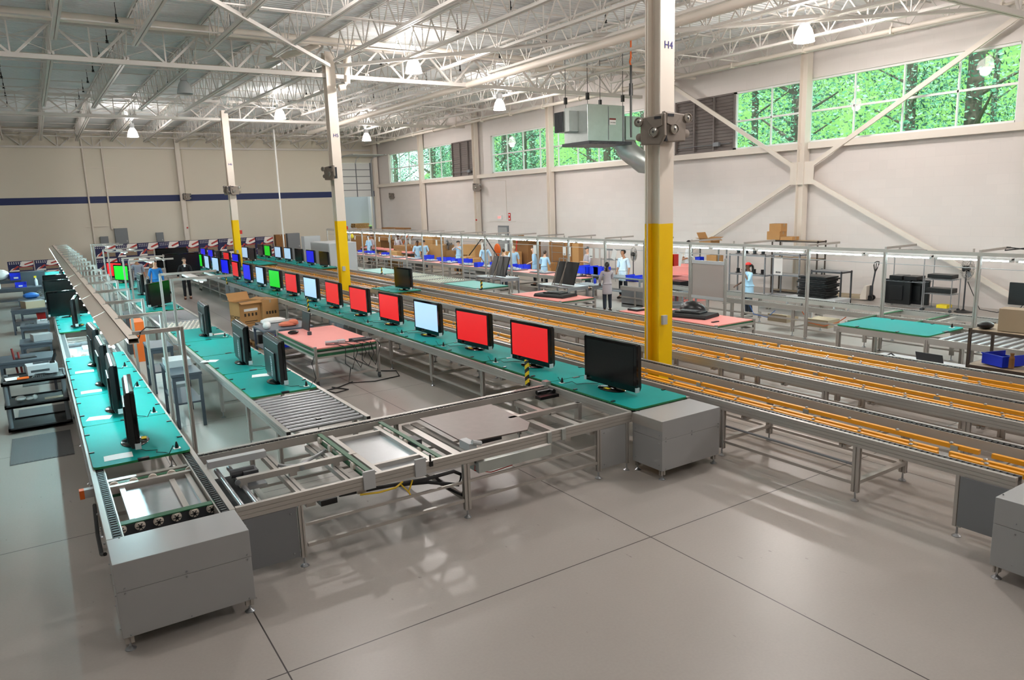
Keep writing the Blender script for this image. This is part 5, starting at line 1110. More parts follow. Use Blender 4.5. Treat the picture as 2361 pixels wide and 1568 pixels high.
# near part of the assembly line
L5 = lane('open aluminium conveyor under the gantry lights at the right', 'conveyor', 15.95, 17.2, 4.6, 18.0, leg0=5.6, pitch=1.95, group='assembly side conveyors', chain_to=14)
MB().box(15.93, 5, .42, 15.97, 18, .46).build('stretcher', 'alu', L5); MB().box(15.96, 16.6, .1, 15.98, 17.95, .66).build('side_panel', 'steel', L5)
MB().box(16.0, 8.0, .70, 17.15, 8.06, .76).box(16.0, 9.4, .70, 17.15, 9.46, .76).build('cross_beam', 'alu', L5)
for y in (8.2, 9.25): MB().box(14.9, y-.03, .77, 17.1, y+.03, .785).build('green_belt', 'belt_green', L5); MB().box(14.9, y+.04, .66, 17.1, y+.09, .76).build('belt_beam', 'alu', L5)
for k in range(6): MB().lathe([(.045, 0), (.045, .03)], (15.0+.14*k, 8.14, .72), 12, 'y').build('belt_wheel', 'cream', L5, smooth=True)
MB().box(16.1, 11.0, .50, 16.14, 12.6, .64).build('wiring_tray', 'white', L5); MB().path([(16.0, 11.2, .66), (16.0, 11.0, .4), (16.05, 10.6, .35), (16.0, 10.2, .5), (16.0, 10.0, .65)], .01, 5).build('orange_hose', 'orange', L5); MB().path([(15.98, 12.8, .66), (15.9, 12.6, .45), (15.95, 12.2, .4), (16, 12.0, .6)], .01, 5).build('blue_hose', 'cable_blue', L5)
for k, (y, wh) in enumerate(((11.0, 'by the third post'), (12.2, 'left of the third post'))): box_item('carton', 'flat tan carton below the open conveyor, %s' % wh, 'carton', (16.6, y, .235), (.5, .6, .2), 'board')
t = thing('transfer_stand', 'aluminium stand with roller bed holding the long teal pallet at right', 'conveyor', (14.8, 8.1, 0))
for y in (7.15, 9.0):
    for x in (14.15, 15.55): m = MB(); post(m, x, y, .0, .74, .1, .06); m.build('leg', 'alu', t)
for x in (14.12, 15.55): MB().box(x, 2.8, .66, x+.05, 9.1, .78).build('side_rail', 'alu', t)
for y in (5.2, 3.2):
    for x in (14.15, 15.55): m = MB(); post(m, x, y, 0, .66, .1, .06); m.build('leg', 'alu', t)
for k in range(24): MB().tube((14.18, 6.95-.17*k, .75), (15.54, 6.95-.17*k, .75), .032, 10).build('roller', 'steel', t, smooth=True)
MB().box(14.15, 3, .25, 14.19, 9, .29).build('stretcher', 'alu', t)
o = pallet(14.85, 8.1, 'teal pallet lying on the stand left of the brown shelf', 'single teal pallets', 0, .785); o.scale = (1.38, 1.0, 1.0)
# repair tables beside the rear lane
def repair_table(label, x0, x1, y0, y1, top, h=.78):
    t = thing('repair_table', label, 'table', ((x0+x1)/2, (y0+y1)/2, 0), 'low tables behind the rear lane')
    MB().box(x0+.04, y0+.05, h, x1-.03, y1-.05, h+.02).build('top_sheet', top, t); MB().box(x0+.02, y0+.03, h-.03, x1-.02, y1-.03, h).build('board', 'belt_green', t)
    m = MB()
    for z in (h-.06, h-.18): m.box(x0, y0, z-.025, x1, y0+.04, z+.025).box(x0, y1-.04, z-.025, x1, y1, z+.025).box(x0, y0, z-.025, x0+.04, y1, z+.025).box(x1-.04, y0, z-.025, x1, y1, z+.025)
    m.build('frame', 'alu', t)
    for x in (x0+.02, x1-.02):
        for y in (y0+.02, y1-.02): m = MB(); post(m, x, y, 0, h+.04, .05, .05); m.build('leg', 'alu', t)
    return t
repair_table('pink repair table beside the H4 column', 12.2, 13.5, 10.65, 13.9, 'pink'); repair_table('pink repair table with a flat television, left of H4', 12.2, 13.5, 16.3, 18.9, 'pink')
repair_table('mint topped table with a striped post, nearer', 12.2, 13.5, 20.9, 23.4, 'mint'); repair_table('mint topped table with a striped post, farther', 12.2, 13.5, 28.8, 31.7, 'mint')
t = thing('ball_table', 'ball caster transfer table between the two mint tables', 'table', (12.85, 26, 0))
MB().box(12.2, 23.5, .74, 13.5, 28.5, .76).build('deck', 'mint', t); m = MB()
for i in range(11):
    for j in range(30): m.sph((12.3+.11*i, 23.65+.16*j, .775), .03, 6)
m.build('ball_caster', 'cream', t)['kind'] = 'stuff'
m = MB()
for y in (23.5, 25.0, 26.5, 28.46): m.box(12.2, y, .70, 13.5, y+.05, .82)
m.box(12.18, 23.5, .70, 12.22, 28.5, .80).box(13.48, 23.5, .70, 13.52, 28.5, .80); m.build('frame', 'alu', t)
for y in (23.6, 26, 28.4):
    for x in (12.22, 13.48): m = MB(); post(m, x, y, 0, .70, .05, .05); m.build('leg', 'alu', t)
def flat_tv(label, x, y, z, rz):
    t = local(thing('television', label, 'television', (0, 0, 0), 'televisions lying face down'))
    MB().prism([(-.35, 0), (.35, 0), (.35, .045), (.3, .09), (-.3, .09), (-.35, .045)], 'y', -.56, .56).build('back_cover', 'black_matte', t, bevel=.01); MB().box(-.18, -.33, .09, .2, .33, .13).build('rear_housing', 'tvback', t, bevel=.008); MB().box(-.14, -.2, .13, .14, .2, .145).build('cover_plate', 'dark_grey', t)
    t.location = (x, y, z); t.rotation_euler.z = rz
flat_tv('black television lying face down on the pink table beside H4', 12.85, 12.0, .80, .25); flat_tv('black television lying face down on the pink table left of H4', 12.85, 17.4, .80, .25)
tag(MB().sph((13.35, 12.4, .86), .3, 10, (.8, 1.3, .75)).build('black_bag', 'black', smooth=True), 'black bag behind the flat television on the pink table', 'bag'); box_item('small_black_box', 'flat black box at the back of the pink table beside H4', 'box', (12.6, 13.6, .80), (.3, .35, .05), 'black')
tag(MB().box(12.5, 11.0, .802, 12.7, 11.06, .82).build('marker_pen', 'black'), 'black tool lying at the front of the pink table', 'tool')
# white tables with televisions on display frames
for k, (y0, y1) in enumerate(((22.45, 24.3), (18.4, 20.1))):
    wh = 'farther' if k == 0 else 'nearer'
    steel_table('white steel table with a tilted television, %s one' % wh, 14.1, 14.95, y0, y1, .86, mt='steel', grp='white tables')
    yc = (y0+y1)/2-.1; t = thing('television', 'black television tilted on a wire display frame, %s white table' % wh, 'television', (14.5, yc, .86))
    s = .22
    m = MB()._add([(14.45, yc-.56, .90), (14.45, yc+.56, .90), (14.70, yc+.56, 1.62), (14.70, yc-.56, 1.62), (14.50, yc-.56, .88), (14.50, yc+.56, .88), (14.75, yc+.56, 1.60), (14.75, yc-.56, 1.60)], [(0, 1, 2, 3), (7, 6, 5, 4), (0, 4, 5, 1), (1, 5, 6, 2), (2, 6, 7, 3), (3, 7, 4, 0)]); m.build('panel', 'black', t, bevel=.01)
    t2 = thing('display_frame', 'brownish wire display frame propping the television on the %s white table' % wh, 'stand', (14.4, yc, .86)); m = MB()
    for yy in (yc-.05, yc+.35):
        m.bar((14.35, yy, .86), (14.62, yy+.03, 1.66), .022, .016).bar((14.22, yy-.06, .86), (14.56, yy, 1.5), .022, .016)
    m.bar((14.62, yc-.02, 1.72), (14.62, yc+.38, 1.72), .03, .02).bar((14.62, yc-.02, 1.6), (14.62, yc-.02, 1.72), .03).bar((14.62, yc+.38, 1.6), (14.62, yc+.38, 1.72), .03); m.build('wire_frame', 'emerg', t2)
steel_table('grey table beside the woman in the lavender coat', 15.05, 15.6, 18.3, 19.3, .85, mt='mid_grey', grp='white tables')
tag(MB().lathe([(.04, 0), (.04, .14), (.02, .18)], (15.5, 18.75, .85), 10).build('blue_cup', 'blue_bin'), 'blue cup on the grey table beside the woman', 'cup')
# grey board on posts
t = thing('panel_board', 'large grey board on aluminium posts between H4 and the woman in the red cap', 'board', (15.6, 13.9, 0))
MB().box(15.58, 13.38, .80, 15.62, 14.50, 1.76).build('board', 'board_grey', t); MB().box(15.57, 13.36, .76, 15.63, 14.52, .84).box(15.57, 13.36, 1.74, 15.63, 14.52, 1.83).build('frame', 'light_grey', t)
for y in (13.33, 14.55): m = MB(); post(m, 15.6, y, 0, 1.92, .06, .06); m.build('post', 'alu', t); 
MB().bar((15.6, 14.57, .5), (15.3, 14.75, .02), .03).build('stay', 'alu', t)
t = thing('waste_bin', 'round grey waste bin behind the yellow H4 column', 'bin', (16.8, 16.2, 0)); t.location = (14.5, 14.2, 0); OFF[t] = Vector((14.5, 14.2, 0))
MB().lathe([(.24, 0), (.30, .7), (.32, .7), (.32, .74), (.29, .74), (.23, .03)], (14.5, 14.2, 0), 22).build('tub', 'mid_grey', t, smooth=True)
for k, (x, y, z, r) in enumerate(((18.9, 18.0, 0, 0), (19.0, 17.9, .5, .1), (18.9, 18.0, .95, .5))):
    m = MB()
    for i in range(7): m.box(-.6, -.5, .07*i, .6, .5, .07*i+.06)
    if k == 2: m = MB().box(-.6, -.5, 0, .6, .5, .05).box(-.55, -.4, .05, .6, .5, .3)
    t = m.build('foam_sheets', 'foam_pink'); t.location = (x, y, z); t.rotation_euler.z = r; tag(t, 'pink foam sheets behind H4, %s pile' % ('bottom', 'middle', 'top')[k], 'foam')
box_item('black_tote', 'black lidded tote right of H4 behind the bin', 'tote', (17.9, 17.3, .55), (.5, .7, .3), 'black'); steel_table('low grey stand under the black tote', 17.6, 18.3, 16.8, 17.8, .55, mt='mid_grey')
# racks
def rack(label, x, y, L, D, H, n, mt='brown_steel', shelf='board', name='shelf_rack', wire=False, wheels=False, rz=0, grp='storage racks', z0=.1):
    t = local(thing(name, label, 'shelf', (0, 0, 0), grp)); w = .02 if wire else .04
    for sx in (-1, 1):
        for sy in (-1, 1):
            px, py = sx*(D/2-w/2), sy*(L/2-w/2)
            if wire: m = MB().tube((px, py, .06 if wheels else 0), (px, py, H), .014, 8)
            else:
                m = MB().box(px-w/2, py-w/2, 0, px+w/2, py+w/2, H); 
                kk = .1
                while kk < H-.05: m.box(px-.008, py-w/2-.002, kk, px+.008, py-w/2+.001, kk+.02); kk += .09
            l = m.build('upright', mt, t)
            if wheels: MB().lathe([(.045, -.015), (.045, .015)], (px, py, .045), 12, 'x').build('caster', 'dark_grey', l)
    for i in range(n):
        z = z0+(H-z0-.02)*i/(n-1)
        m = MB()
        if wire:
            for k in range(9): m.box(-D/2, -L/2+L*k/8-.004, z-.006, D/2, -L/2+L*k/8+.004, z)
            for k in range(5): m.box(-D/2+D*k/4-.004, -L/2, z-.02, -D/2+D*k/4+.004, L/2, z-.006)
        else: m.box(-D/2+.01, -L/2+.01, z-.02, D/2-.01, L/2-.01, z)
        m.build('shelf', mt if wire else shelf, t)
        if not wire: m = MB().box(-D/2, -L/2+w, z-.05, -D/2+.015, L/2-w, z).box(D/2-.015, -L/2+w, z-.05, D/2, L/2-w, z).box(-D/2, -L/2, z-.05, D/2, -L/2+.015, z).box(-D/2, L/2-.015, z-.05, D/2, L/2, z); m.build('shelf_beam', mt, t)
    t.location = (x, y, 0); t.rotation_euler.z = rz; return t
rack('dark brown slotted shelf with a carton at the right edge', 13.15, 5.3, .95, .85, 1.32, 3, z0=.12)
carton('beige printed product carton on top of the brown shelf', (13.0, 5.2, 1.31), (.28, .42, .36), .1, mt='board'); tag(MB().box(12.853, 5.36, 1.315, 12.858, 5.40, 1.66).build('stripe', 'dark_red'), 'dark red stripe printed on the beige product carton', 'print') if False else None
tag(MB().sph((12.95, 5.62, 1.36), .12, 8, (1.4, 1, .5)).build('cloth', 'black', smooth=True), 'dark cloth beside the beige carton on the brown shelf', 'cloth'); tag(MB().box(13.4, 4.95, 1.31, 13.5, 5.1, 1.4).build('tape_roll', 'tape_yellow'), 'yellow pack behind the beige carton', 'pack')
bin_box('blue bins stacked on the middle level of the brown shelf', 13.05, 5.35, .73, .4, .45, .18, 1.2); tag(MB().lathe([(.04, 0), (.04, .16), (.025, .2), (.03, .24)], (12.85, 5.15, .73), 12).build('bottle', 'card_dk'), 'amber bottle on the middle level of the brown shelf', 'bottle')
steel_table('low steel table with the open laptop, behind the rear lane', 12.35, 13.5, 5.95, 7.6, .52, mt='light_grey', grp='white tables')
t = thing('laptop', 'open dark laptop seen from behind at the right', 'laptop', (12.9, 6.35, .52)); MB()._add([(12.70, 6.1, .54), (12.70, 6.55, .54), (12.60, 6.55, .82), (12.60, 6.1, .82), (12.72, 6.1, .54), (12.72, 6.55, .54), (12.62, 6.55, .82), (12.62, 6.1, .82)], [(0, 1, 2, 3), (7, 6, 5, 4), (0, 4, 5, 1), (1, 5, 6, 2), (2, 6, 7, 3), (3, 7, 4, 0)]).build('lid', 'dark_grey', t); MB().box(12.72, 6.1, .522, 13.02, 6.55, .545).build('keyboard_base', 'black', t)
m = MB().lathe([(.05, 0), (.07, .04), (.05, .08)], (12.75, 7.15, .56), 12, 'x').lathe([(.05, 0), (.07, .04), (.05, .08)], (12.75, 6.98, .54), 12, 'x').path([(12.78, 7.15, .63), (12.78, 7.07, .68), (12.78, 6.98, .62)], .015); tag(m.build('headset', 'black', smooth=True), 'black headset left of the open laptop', 'headset')
rack('wire rack on wheels with two black televisions, by the window wall', 22.35, 12.0, 1.25, .6, 1.62, 3, 'steel', wire=True, wheels=True, name='wire_rack')
for k, (dy, x) in enumerate(((.22, 22.2), (-.2, 22.45))):
    t = thing('television', 'black television standing on the wheeled wire rack, %s' % ('left' if k == 0 else 'right'), 'television', (x, 12+dy, .12)); MB().box(x-.05, 12+dy-.42, .12, x+.05, 12+dy+.42, .88).build('back_cover', 'tvback', t, bevel=.015); MB().box(x-.085, 12+dy-.2, .25, x-.05, 12+dy+.2, .7).build('rear_housing', 'tvback', t, bevel=.008)
for k, z in enumerate((.88, 1.62)):
    for j in range(2): tag(MB().box(22.1, 11.6+.45*j, z+.005, 22.6, 12.0+.45*j, z+(.16 if k else .12)).build('black_tray', 'black', bevel=.01), 'black plastic tray on the wheeled wire rack, %s %s' % ('upper' if k else 'middle', 'right' if j == 0 else 'left'), 'tray')
rack('low chrome cart with black trays and a yellow pad, beside the fan', 22.4, 11.0, .8, .5, .98, 3, 'steel', wire=True, wheels=True, name='wire_cart')
for k, (z, h, mt, wh) in enumerate(((.98, .12, 'black', 'top'), (.55, .14, 'black', 'middle'))): tag(MB().box(22.2, 10.65, z+.005, 22.6, 11.35, z+h).build('black_tray', mt, bevel=.015), 'black tray on the low chrome cart, %s level' % wh, 'tray')
tag(MB().box(22.25, 10.75, .105, 22.55, 11.05, .2).build('yellow_pad', 'tape_yellow'), 'bright yellow pad on the low chrome cart', 'pad')
rack('grey rack with black parts left of the woman in the red cap', 21.6, 17.3, 1.6, .5, 1.5, 3, 'mid_grey', 'light_grey'); rack('grey rack right behind the woman in the red cap', 22.0, 15.95, 1.1, .5, 1.55, 3, 'mid_grey', 'light_grey'); rack('brown rack with wooden shelves against the window wall', 22.9, 16.3, 1.9, .5, 1.95, 4)
for k in range(8):
    r_ = k//4; x, y, z = (21.55, 16.75+.36*(k % 4), (1.5, .8)[r_]+.005) if k < 8 else 0
    t = thing('stand_part', 'black television stand on the grey rack, %s from the right %s' % (ORD[k % 4], ('top', 'middle')[r_]), 'stand', (x, y, z), 'black stands on the rack'); MB().lathe([(.11, 0), (.12, .01), (.03, .02)], (x, y, z), 12).build('base', 'black', t); MB().box(x-.03, y-.05, z+.02, x+.03, y+.05, z+.16).build('neck', 'black', t)
for k, (x, y, z, d, o) in enumerate(((22.3, 19.9, 1.72, (.5, .6, .22), 1), (22.8, 17.15, 1.95, (.4, .55, .3), 0), (22.8, 17.1, 2.25, (.35, .5, .28), 0), (22.8, 16.6, 1.95, (.4, .5, .12), 0))):
    carton('brown carton above the racks right of H4, %s' % ('open one at left', 'lower of the two stacked', 'upper of the two stacked', 'flat one at right')[k], (x, y, z), d, 0, bool(o))
rack('tall grey rack holding the open brown carton behind H4', 22.3, 19.9, 1.4, .5, 1.7, 3, 'mid_grey', 'light_grey'); carton('brown carton on the tall grey rack behind H4', (22.3, 19.6, .92), (.4, .5, .4)); bin_box('blue jug on the tall grey rack behind H4', 22.2, 20.3, .92, .25, .25, .3)
t = thing('television_stack', '', 'stack') if False else None
steel_table('white wire table with a stack of black television backs', 19.7, 20.5, 12.7, 14.4, .42, mt='light_grey', grp='white tables')
for k in range(12): o = MB().box(-.32, -.48, 0, .32, .48, .045).box(-.2, -.3, .045, .2, .3, .052).build('television_shell', 'black', bevel=.006); o.location = (20.1+.02*math.sin(k*2.1), 13.55+.05*math.sin(k*1.7), .42+.056*k); tag(o, 'black television back shell in the stack on the white table, %s from the bottom' % ORD[k], 'shell', 'stacked back shells')
rack('dark grey frame table behind the stack of back shells', 21.6, 14.1, 1.1, .6, 1.1, 2, 'dark_grey', 'mid_grey', name='frame_table')
# pallet jack
t = local(thing('pallet_jack', 'cream pallet jack with a black loop handle by the window wall', 'pallet jack', (0, 0, 0)))
for x in (-.2, .2): MB().box(x-.08, .1, .06, x+.08, 1.3, .15).build('fork', 'board', t, bevel=.01)
MB().prism([(-.1, .05), (.12, .05), (.12, .12), (-.02, .5), (-.1, .5)], 'x', -.27, .27).build('body', 'cream', t)
for x in (-.09, .09): MB().lathe([(.09, -.03), (.09, .03)], (x, -.16, .09), 16, 'x').build('wheel', 'black', t, smooth=True)
MB().tube((0, -.15, .12), (0, -.15, .5), .05, 12).tube((0, -.16, .4), (0, -.24, 1.0), .025, 10).build('pump_column', 'dark_grey', t, smooth=True)
MB().path([(0, -.235, .95), (-.12, -.25, 1.08), (-.19, -.26, 1.2), (-.17, -.27, 1.28), (0, -.275, 1.30), (.17, -.27, 1.28), (.19, -.26, 1.2), (.12, -.25, 1.08), (0, -.235, .95)], .018, 8).tube((0, -.24, .96), (0, -.26, 1.24), .014, 8).build('handle', 'black', t, smooth=True)
t.location = (23.1, 13.75, 0); t.rotation_euler.z = math.radians(8)
# large screen at the right edge
t = thing('television', 'black television on a stand cut off by the right edge', 'television', (21.9, 8.5, 0)); MB().box(21.87, 8.05, .45, 21.95, 9.0, 1.05).build('panel', 'black', t, bevel=.01); MB().box(21.85, 8.4, 0, 21.97, 8.6, .45).box(21.7, 8.2, 0, 22.1, 8.8, .03).build('stand', 'dark_grey', t)
# cartons and panels behind the bench
cl = [(1297, 22.6, 2.0, .3, 1.75), (1328, 22.6, .8, .3, 1.5), (1270, 22.0, .6, .5, .5), (1215, 22.5, 1.6, .8, 1.55), (1180, 21.5, .9, .7, 1.0), (1088, 20.5, 1.5, .5, 1.35), (1050, 20.5, 1.1, .7, .95), (1020, 20.5, 1.4, .9, 1.25), (1000, 21.0, 1.3, .8, 1.7), (1062, 19.3, .7, .5, .9), (1080, 18.6, .6, .6, .95), (1094, 18.5, .6, .5, .9), (936, 18.8, 1.9, .8, 1.25), (944, 19.5, 1.8, .8, 1.2), (985, 21.5, 1.6, .8, 1.2), (905, 20.5, 2.2, .8, 1.3), (880, 21.5, 2.4, .8, 1.6), (835, 20.5, 2.0, .8, 1.7), (858, 21.8, 1.6, .8, 1.8), (915, 18.3, 1.4, .6, .95)]
for k, (px, x, w, d, h) in enumerate(cl):
    p = at_x(px, 590, x); carton('brown carton behind the assembly bench, %s of the group' % ORD[k], (x, p.y, 0), (d, w, h), .05*((k % 3)-1), k in (3, 15), 'card' if k % 3 else 'card_dk', tape=k % 2 == 0, grp='cartons behind the assembly bench')
tag(MB().box(20.9, 45.2, 2.05, 21.4, 49, 2.15).build('flat_cardboard', 'card_dk'), 'flat brown cardboard sheet high on the racks near the far corner', 'cardboard'); rack('grey wire rack among cartons behind the bench', 21.6, 24.9, 1.0, .5, 1.4, 4, 'steel', wire=True, name='wire_rack'); rack('wire rack between the large brown carton and the exit door', 22.6, 30.0, 1.0, .5, 1.5, 4, 'steel', wire=True, name='wire_rack'); rack('far wire rack holding cartons near the corner', 21.3, 45.5, 3.0, .8, 2.02, 4, 'steel', wire=True, name='wire_rack'); rack('wire rack beside the far pedestal fan', 21.2, 40.2, 1.6, .6, 1.75, 4, 'steel', wire=True, name='wire_rack')
for k in range(3):
    m = MB().bar((19.9, 45.6-.8*k, .1), (20.4, 44.5-.8*k, 1.7), .08, .03); tag(m.build('leaning_board', 'orange' if k == 1 else 'card'), 'orange-brown board leaning among the far cartons, %s' % ORD[k], 'board')
tag(MB().bar((19.6, 30.3, 0), (19.8, 33.0, 1.95), .04).bar((19.8, 33.0, 1.95), (19.6, 35.6, 0), .04).build('steel_triangle', 'black'), 'black triangular steel frame above the brown cartons', 'frame')
tag(MB().lathe([(.3, 0), (.34, .03), (.34, .05), (.3, .08)], (22, 35.3, 1.0), 20, 'x').box(21.98, 35.2, 0, 22.1, 35.4, 1.0).build('hose_reel', 'orange'), 'orange hose reel by the exit door', 'reel'); tag(MB().tube((21.8, 33.2, 0), (21.9, 33.0, 1.8), .03, 8).build('red_pole', 'red'), 'thin red pole left of the orange reel', 'pole')
for k, (x, y, w) in enumerate(((19.0, 46.4, 2.6), (18.9, 43.0, 3.2), (18.6, 40.2, 2.6))): tag(MB().box(x-.3, y-w/2, .85, x+.3, y+w/2, .95).build('foam_roll', 'foam_pink', bevel=.03), 'pink foam slab behind the bench far left, %s' % ('left', 'middle', 'right')[k], 'foam'); steel_table('dark table under the pink foam slab, %s' % ('left', 'middle', 'right')[k], x-.3, x+.3, y-w/2, y+w/2, .85, mt='dark_grey', grp='tables under the foam')
# wall signs and conduits on the window wall
t = thing('exit_sign', 'pale red exit sign above the grey door', 'sign', (23.7, 37.6, 2.75)); MB().box(23.72, 37.4, 2.62, 23.79, 37.85, 2.85).build('body', 'white', t); text_mesh('EXIT', .2, 'lettering', 'exit_red', t, (23.715, 37.625, 2.735), (0, -1, 0), (0, 0, 1))
t = thing('extinguisher_sign', 'narrow red wall sign right of the exit sign', 'sign', (23.78, 36.6, 2.75)); MB().box(23.77, 36.5, 2.55, 23.79, 36.72, 3.0).build('plate', 'red', t); MB().box(23.765, 36.55, 2.85, 23.77, 36.67, 2.93).box(23.765, 36.55, 2.62, 23.77, 36.67, 2.70).build('pictogram', 'white', t)
tag(MB().path([(23.78, 36.0, 2.5), (23.78, 38.9, 2.5)], .015).path([(23.78, 36.9, 2.6), (23.78, 36.9, 4.9), (23.78, 38.0, 4.95), (23.78, 39.6, 4.95)], .015).build('wall_conduit', 'cream'), 'thin white conduit frame above the exit door', 'conduit'); tag(MB().path([(23.78, 4.0, 2.6), (23.78, 8.75, 2.6), (23.78, 8.95, 2.55), (23.78, 9.0, 2.4), (23.78, 9.0, 1.35)], .03, 8).build('wall_conduit', 'cream', smooth=True), 'bent white conduit on the window wall at the right edge', 'conduit')
# hanging air unit
xa = at_y(1440, 290, 22.1).x; xb = xa+.25
t = thing('air_unit', 'galvanised air handling unit hung in front of the windows', 'air handler', (18.8, 22.8, 5.7), None)
MB().box(18.0, 22.1, 5.80, xa, 23.55, 7.15).build('housing', 'galv', t, bevel=.01); MB().box(17.95, 21.95, 5.68, xb, 23.65, 5.80).build('base_frame', 'dark_grey', t)
m = MB()
for k in range(6): m.box(18.0+(xa-18)*k/6, 21.4, 5.68, 18.03+(xa-18)*k/6, 21.95, 5.72)
m.build('base_grille', 'dark_grey', t)
MB().box(18.0+(xa-18)*.55, 22.085, 5.85, 18.02+(xa-18)*.55, 22.1, 7.1).box(xa-.1, 22.08, 5.8, xa-.05, 22.1, 7.15).build('seam', 'mid_grey', t)
MB().box(17.55, 22.65, 6.2, 18.0, 23.5, 6.95).build('intake_box', 'galv', t)
for k in range(7): MB().box(17.50, 23.0+.08*k, 6.2, 17.60, 23.04+.08*k, 6.95).build('grille_slat', 'dark_grey', t)
MB().box(xb, 22.3, 5.9, xb+.75, 23.4, 6.8).build('outlet_box', 'galv', t)
MB().path([(xb+.3, 22.8, 5.9), (xb+.35, 22.6, 5.5), (xb+.8, 22.2, 5.0), (xb+1.6, 21.9, 4.9)], .42, 18).build('duct', 'galv', t, smooth=True)
xs = 18.0+(xa-18)*.66
MB().box(xs-.16, 22.075, 6.42, xs+.16, 22.085, 6.66).build('sign_plate', 'white', t); MB().box(xs-.16, 22.07, 6.60, xs+.16, 22.075, 6.66).build('sign_band', 'dark_red', t); text_mesh('CAUTION', .06, 'lettering', 'black', t, (xs, 22.07, 6.5), (1, 0, 0), (0, 0, 1))
for (x, y) in ((18.05, 23.5), (18.05, 22.15), (xa-.05, 23.5), (xa-.05, 22.15)):
    MB().bar((x, y, 7.1), (x, y, 9.25), .015).box(x-.05, y-.05, 7.3, x+.05, y+.05, 7.55).build('hanger', 'black', t)
t = thing('hose_drop', 'black hose hanging from an orange hook next to the air unit', 'hose', (17.9, 19.6, 5.8)); MB().tube((17.9, 19.6, 5.7), (17.9, 19.6, 8.1), .04, 8).tube((17.9, 19.6, 7.1), (17.9, 19.6, 7.5), .07, 8).build('hose', 'black', t, smooth=True); MB().path([(17.9, 19.6, 8.1), (17.85, 19.6, 8.2), (17.9, 19.6, 8.35), (17.9, 19.6, 9.25)], .03, 6).build('hook', 'orange', t)
# ================================================================ people
def skin_mesh(name, pts, edges, m, parent, sub=2, extra=None):
    """pts: list of (xyz, rx, ry); vertex 0 is the root"""
    me = bpy.data.meshes.new('s'); me.from_pydata([p[0] for p in pts], edges, []); o = bpy.data.objects.new('s', me); COL.objects.link(o)
    md = o.modifiers.new('skin', 'SKIN'); md.use_smooth_shade = True; md.branch_smoothing = .4
    for i, p in enumerate(pts): me.skin_vertices[0].data[i].radius = (p[1], p[2]); me.skin_vertices[0].data[i].use_root = (i == 0)
    sb = o.modifiers.new('sub', 'SUBSURF'); sb.levels = sub; sb.render_levels = sub
    dg = bpy.context.evaluated_depsgraph_get(); dg.update(); nm = bpy.data.meshes.new_from_object(o.evaluated_get(dg)); bpy.data.objects.remove(o); bpy.data.meshes.remove(me)
    if extra:
        bm = bmesh.new(); bm.from_mesh(nm); e = bpy.data.meshes.new('e'); e.from_pydata(extra.v, [], extra.f); bm.from_mesh(e); bm.to_mesh(nm); bm.free(); bpy.data.meshes.remove(e)
        for p in nm.polygons: p.use_smooth = True
    nm.materials.clear(); nm.materials.append(MATS[m]); nm.name = name
    ob = bpy.data.objects.new(name, nm); COL.objects.link(ob); ob.parent = parent; return ob
RELAX = ((.235, -.03, 1.14), (.255, .06, .90)); WORK = ((.25, .05, 1.13), (.17, .32, 1.04)); REACH = ((.27, .12, 1.16), (.22, .40, 1.02)); FOLD = ((.25, .04, 1.12), (.02, .22, 1.16)); CHIN = ((.22, .10, 1.16), (.04, .16, 1.42)); UP = ((.27, .16, 1.30), (.05, .27, 1.42))
